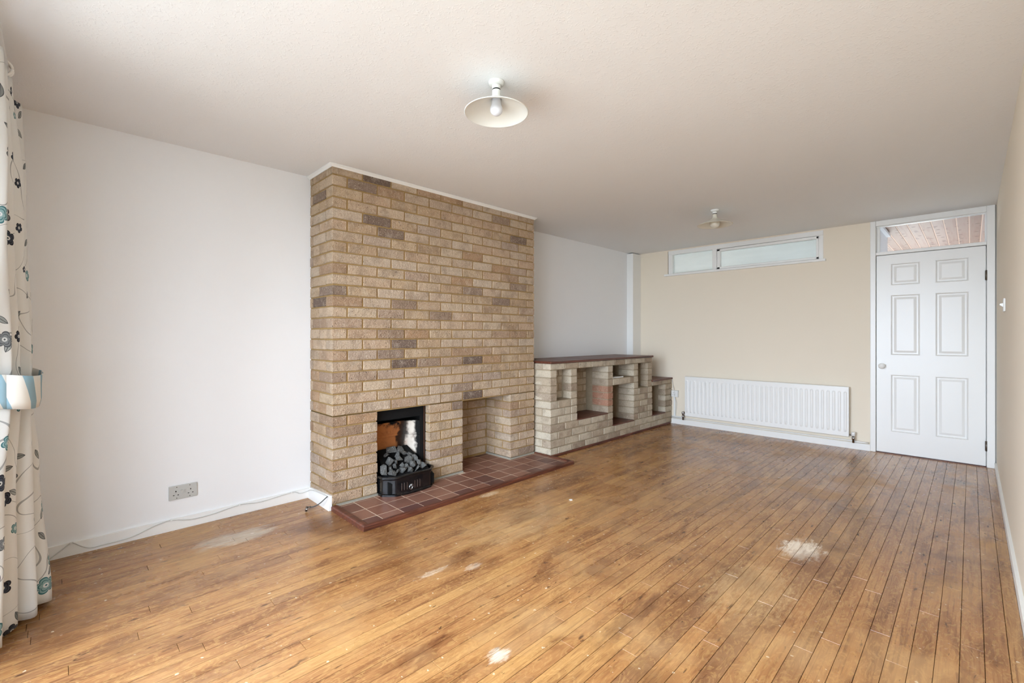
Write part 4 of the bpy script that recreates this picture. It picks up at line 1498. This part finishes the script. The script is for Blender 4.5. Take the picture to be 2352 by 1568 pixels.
m = MB().tube([(-3.113, 1.199, 0.031), (-3.135, 1.182, 0.028)], 0.0062, 12)
m.tube([(-3.135, 1.182, 0.034), (-3.130, 1.174, 0.004)], [0.0065, 0.0068], 12)
m.build('coaxial_plug', M['brass'], ac)
MB().tube([(-3.136, 1.184, 0.02), (-3.131, 1.176, 0.011)], 0.0095, 14).build('plug_collar', M['chrome'], ac)
# chip of white paint on the floor
m = MB().prism([(-2.032, 2.598), (-2.018, 2.592), (-2.008, 2.604), (-2.016, 2.616), (-2.030, 2.612)], 0.0005, 0.004)
m.build('paint_chip', M['plastic_white'], label='small white paint chip lying on the floorboards', cat='debris')


# ------------------------------------------------------------------ ceiling lights
def ceiling_light(x, y, shade_mat, bulb_mat, bulb_r, label, rim_r, rim_z):
    g = empty('ceiling_light', (x, y, rim_z))
    tag(g, label, 'ceiling light', 'ceiling lights')
    MB().lathe([(0.036, ZC), (0.036, ZC - 0.004), (0.034, ZC - 0.012), (0.030, ZC - 0.016), (0.0, ZC - 0.016)], (x, y, 0), 32).build('ceiling_rose', M['plastic_white'], g)
    hold = MB().lathe([(0.0, ZC - 0.015), (0.020, ZC - 0.015), (0.020, ZC - 0.030), (0.017, ZC - 0.032), (0.017, ZC - 0.050), (0.0, ZC - 0.050)], (x, y, 0), 24)
    hl = hold.build('lamp_holder', M['plastic_white'], g)
    MB().lathe([(0.0175, ZC - 0.034), (0.0185, ZC - 0.035), (0.0185, ZC - 0.040), (0.0175, ZC - 0.041)], (x, y, 0), 24).build('holder_ring', M['black'], hl)
    top = ZC - 0.041
    hgt = top - rim_z
    prof = [(0.0195, 0), (0.0195, -0.18), (0.021, -0.26), (0.028, -0.38), (0.042, -0.49), (0.062, -0.58), (0.09, -0.70), (0.118, -0.83), (rim_r - 0.003, -0.985), (rim_r, -1.0)]
    out = [(r_, top + h_ * hgt) for r_, h_ in prof]
    inn = [(max(r_ - 0.003, 0.016), top + h_ * hgt - 0.0025) for r_, h_ in prof[::-1]]
    MB().lathe(out + inn, (x, y, 0), 56, caps=False).build('shade', M[shade_mat], g)
    cz = rim_z + 0.016
    bp = [(0.0, cz - bulb_r)]
    for k in range(1, 9):
        a = -math.pi / 2 + k * (math.pi * 0.68) / 8
        bp.append((bulb_r * math.cos(a), cz + bulb_r * math.sin(a)))
    bp += [(0.0215, cz + bulb_r + 0.006), (0.0165, top - 0.006), (0.0, top - 0.006)]
    MB().lathe(bp, (x, y, 0), 32).build('bulb', M[bulb_mat], g)
    return g


ceiling_light(-1.53, 1.421, 'opal', 'bulb', 0.029, 'white coolie-shaded ceiling light hanging in front of the chimney breast', 0.147, 2.193)
ceiling_light(-1.667, 4.295, 'opal_cream', 'bulb_cream', 0.045, 'cream-shaded ceiling light with globe bulb near the high window', 0.152, 2.196)

# ------------------------------------------------------------------ curtain, tieback, pole
PY, PZ = -0.155, 2.24
pole = empty('curtain_pole', (-1.5, PY, PZ))
tag(pole, 'white curtain pole with rings above the floral curtain', 'curtain pole')
MB().tube([(-2.74, PY, PZ), (0.05, PY, PZ)], 0.0165, 20).build('rod', M['gloss_white'], pole)
MB().lathe([(0.0, -0.012), (0.018, -0.011), (0.021, -0.004), (0.021, 0.006), (0.0175, 0.009)], (-2.742, PY, PZ), 20, 'X').build('end_cap', M['gloss_white'], pole)
for xb in (-2.25, -0.15):
    MB().box(xb - 0.012, xb + 0.012, YB, PY, PZ - 0.012, PZ + 0.004, 0.003).build('pole_bracket', M['gloss_white'], pole)
for xr in (-2.705, -2.683):
    pts = [(xr + 0.006 * math.sin(a), PY + 0.027 * math.cos(a), PZ - 0.008 + 0.027 * math.sin(a)) for a in [2 * math.pi * k / 24 for k in range(25)]]
    MB().tube(pts, 0.0048, 10).build('curtain_ring', M['gloss_white'], pole)

# cross-sections (x, y) along the cloth, from the wall side round to the window side
levels = {
    2.207: [(-3.08, -0.205), (-3.05, -0.135), (-2.99, -0.118), (-2.93, -0.150), (-2.87, -0.190), (-2.80, -0.175), (-2.745, -0.140), (-2.715, -0.128), (-2.69, -0.150), (-2.66, -0.195), (-2.63, -0.165), (-2.60, -0.135), (-2.565, -0.165), (-2.53, -0.198), (-2.49, -0.16), (-2.45, -0.138), (-2.41, -0.17), (-2.37, -0.20)],
    1.75: [(-3.06, -0.205), (-3.03, -0.120), (-2.97, -0.098), (-2.92, -0.135), (-2.87, -0.180), (-2.81, -0.155), (-2.76, -0.112), (-2.735, -0.104), (-2.70, -0.140), (-2.67, -0.195), (-2.64, -0.160), (-2.61, -0.124), (-2.575, -0.160), (-2.545, -0.200), (-2.51, -0.16), (-2.475, -0.132), (-2.44, -0.168), (-2.41, -0.20)],
    1.10: [(-2.98, -0.200), (-2.96, -0.115), (-2.925, -0.082), (-2.885, -0.105), (-2.855, -0.155), (-2.83, -0.120), (-2.80, -0.086), (-2.775, -0.092), (-2.75, -0.155), (-2.735, -0.180), (-2.715, -0.138), (-2.685, -0.108), (-2.655, -0.140), (-2.64, -0.185), (-2.62, -0.15), (-2.595, -0.128), (-2.57, -0.16), (-2.55, -0.20)],
    0.96: [(-2.95, -0.195), (-2.94, -0.115), (-2.91, -0.084), (-2.875, -0.100), (-2.85, -0.145), (-2.825, -0.115), (-2.795, -0.084), (-2.77, -0.092), (-2.75, -0.145), (-2.735, -0.170), (-2.715, -0.135), (-2.685, -0.108), (-2.66, -0.135), (-2.645, -0.180), (-2.63, -0.15), (-2.61, -0.130), (-2.59, -0.16), (-2.57, -0.195)],
    0.60: [(-3.00, -0.205), (-2.97, -0.095), (-2.915, -0.058), (-2.86, -0.068), (-2.835, -0.150), (-2.80, -0.125), (-2.775, -0.075), (-2.745, -0.090), (-2.735, -0.175), (-2.715, -0.190), (-2.695, -0.130), (-2.66, -0.118), (-2.635, -0.165), (-2.615, -0.205), (-2.59, -0.16), (-2.56, -0.14), (-2.53, -0.17), (-2.50, -0.205)],
    0.022: [(-3.04, -0.205), (-3.0, -0.08), (-2.92, -0.034), (-2.825, -0.030), (-2.80, -0.135), (-2.785, -0.150), (-2.765, -0.082), (-2.725, -0.070), (-2.715, -0.165), (-2.705, -0.190), (-2.695, -0.135), (-2.66, -0.118), (-2.62, -0.165), (-2.59, -0.215), (-2.56, -0.17), (-2.53, -0.15), (-2.49, -0.18), (-2.45, -0.215)],
}
zk = sorted(levels, reverse=True)
dense = {z: smooth_path([(a, b, z) for a, b in levels[z]], 6) for z in zk}
NZ = 60
cols_n = len(dense[zk[0]])
grid = []
for k in range(NZ + 1):
    z = zk[0] + (zk[-1] - zk[0]) * k / NZ
    i = 0
    while i < len(zk) - 2 and z < zk[i + 1]:
        i += 1
    za, zb = zk[i], zk[i + 1]
    s = (za - z) / (za - zb)
    s2 = s * s * (3 - 2 * s) if za > 1.2 or zb < 0.9 else s
    row = []
    for c_ in range(cols_n):
        q = dense[za][c_].lerp(dense[zb][c_], s2)
        zz = z
        if k == NZ:
            zz += 0.006 * math.sin(c_ * 0.7)
        q = Vector((q.x + 0.004 * math.sin(z * 9 + c_ * 0.35), q.y + 0.003 * math.sin(z * 7 + c_ * 0.5), zz))
        row.append(q)
    grid.append(row)
ulen = [0.0]
mid = grid[int(NZ * 0.9)]
for c_ in range(1, cols_n):
    ulen.append(ulen[-1] + (mid[c_] - mid[c_ - 1]).length)
vs_ = [q for r_ in grid for q in r_]
fs, uvs = [], []
for k in range(NZ):
    for c_ in range(cols_n - 1):
        fs.append((k * cols_n + c_, k * cols_n + c_ + 1, (k + 1) * cols_n + c_ + 1, (k + 1) * cols_n + c_))
org = Vector((-2.75, -0.15, 0.02))
me = bpy.data.meshes.new('curtain')
me.from_pydata([tuple(q - org) for q in vs_], [], fs)
uvl = me.uv_layers.new(name='UVMap')
for li, lp in enumerate(me.loops):
    vi = lp.vertex_index
    uvl.data[li].uv = (ulen[vi % cols_n], vs_[vi].z)
for p_ in me.polygons:
    p_.use_smooth = True
me.materials.append(M['curtain'])
o = link('curtain', me, org)
tag(o, 'floor-length white floral curtain held by a striped tieback', 'curtain')
so = o.modifiers.new('cloth thickness', 'SOLIDIFY')
so.thickness = 0.0025
so.offset = 0.0

# tieback band: a tilted loop round the gathered cloth
NB = 48
vs_, fs, us = [], [], []
cx_, cy_ = -2.775, -0.137
ax_, ay_ = 0.215, 0.088
acc = 0.0
prev = None
for k in range(NB + 1):
    a = 2 * math.pi * k / NB
    ex = abs(math.cos(a)) ** 0.75 * (1 if math.cos(a) >= 0 else -1)
    ey = abs(math.sin(a)) ** 0.75 * (1 if math.sin(a) >= 0 else -1)
    q = Vector((cx_ + ax_ * ex, cy_ + ay_ * ey, 0))
    if prev is not None:
        acc += (q - prev).length
    prev = q
    sag = 0.018 * math.sin(a)
    for z, bulge in ((0.905, 0.93), (0.935, 1.0), (1.0, 1.02), (1.035, 1.04)):
        vs_.append((cx_ + (q.x - cx_) * bulge, cy_ + (q.y - cy_) * bulge, z - sag - (q.x - cx_) * 0.03))
        us.append(acc)
for k in range(NB):
    for e in range(3):
        fs.append((k * 4 + e, (k + 1) * 4 + e, (k + 1) * 4 + e + 1, k * 4 + e + 1))
org = Vector((cx_, cy_, 0.9))
me = bpy.data.meshes.new('curtain_tieback')
me.from_pydata([tuple(Vector(q) - org) for q in vs_], [], fs)
uvl = me.uv_layers.new(name='UVMap')
for li, lp in enumerate(me.loops):
    uvl.data[li].uv = (us[lp.vertex_index], vs_[lp.vertex_index][2])
for p_ in me.polygons:
    p_.use_smooth = True
me.materials.append(M['tieback'])
o = link('curtain_tieback', me, org)
tag(o, 'cream and blue striped fabric tieback round the floral curtain', 'tieback')
so = o.modifiers.new('band thickness', 'SOLIDIFY')
so.thickness = 0.004
so.offset = 0.0
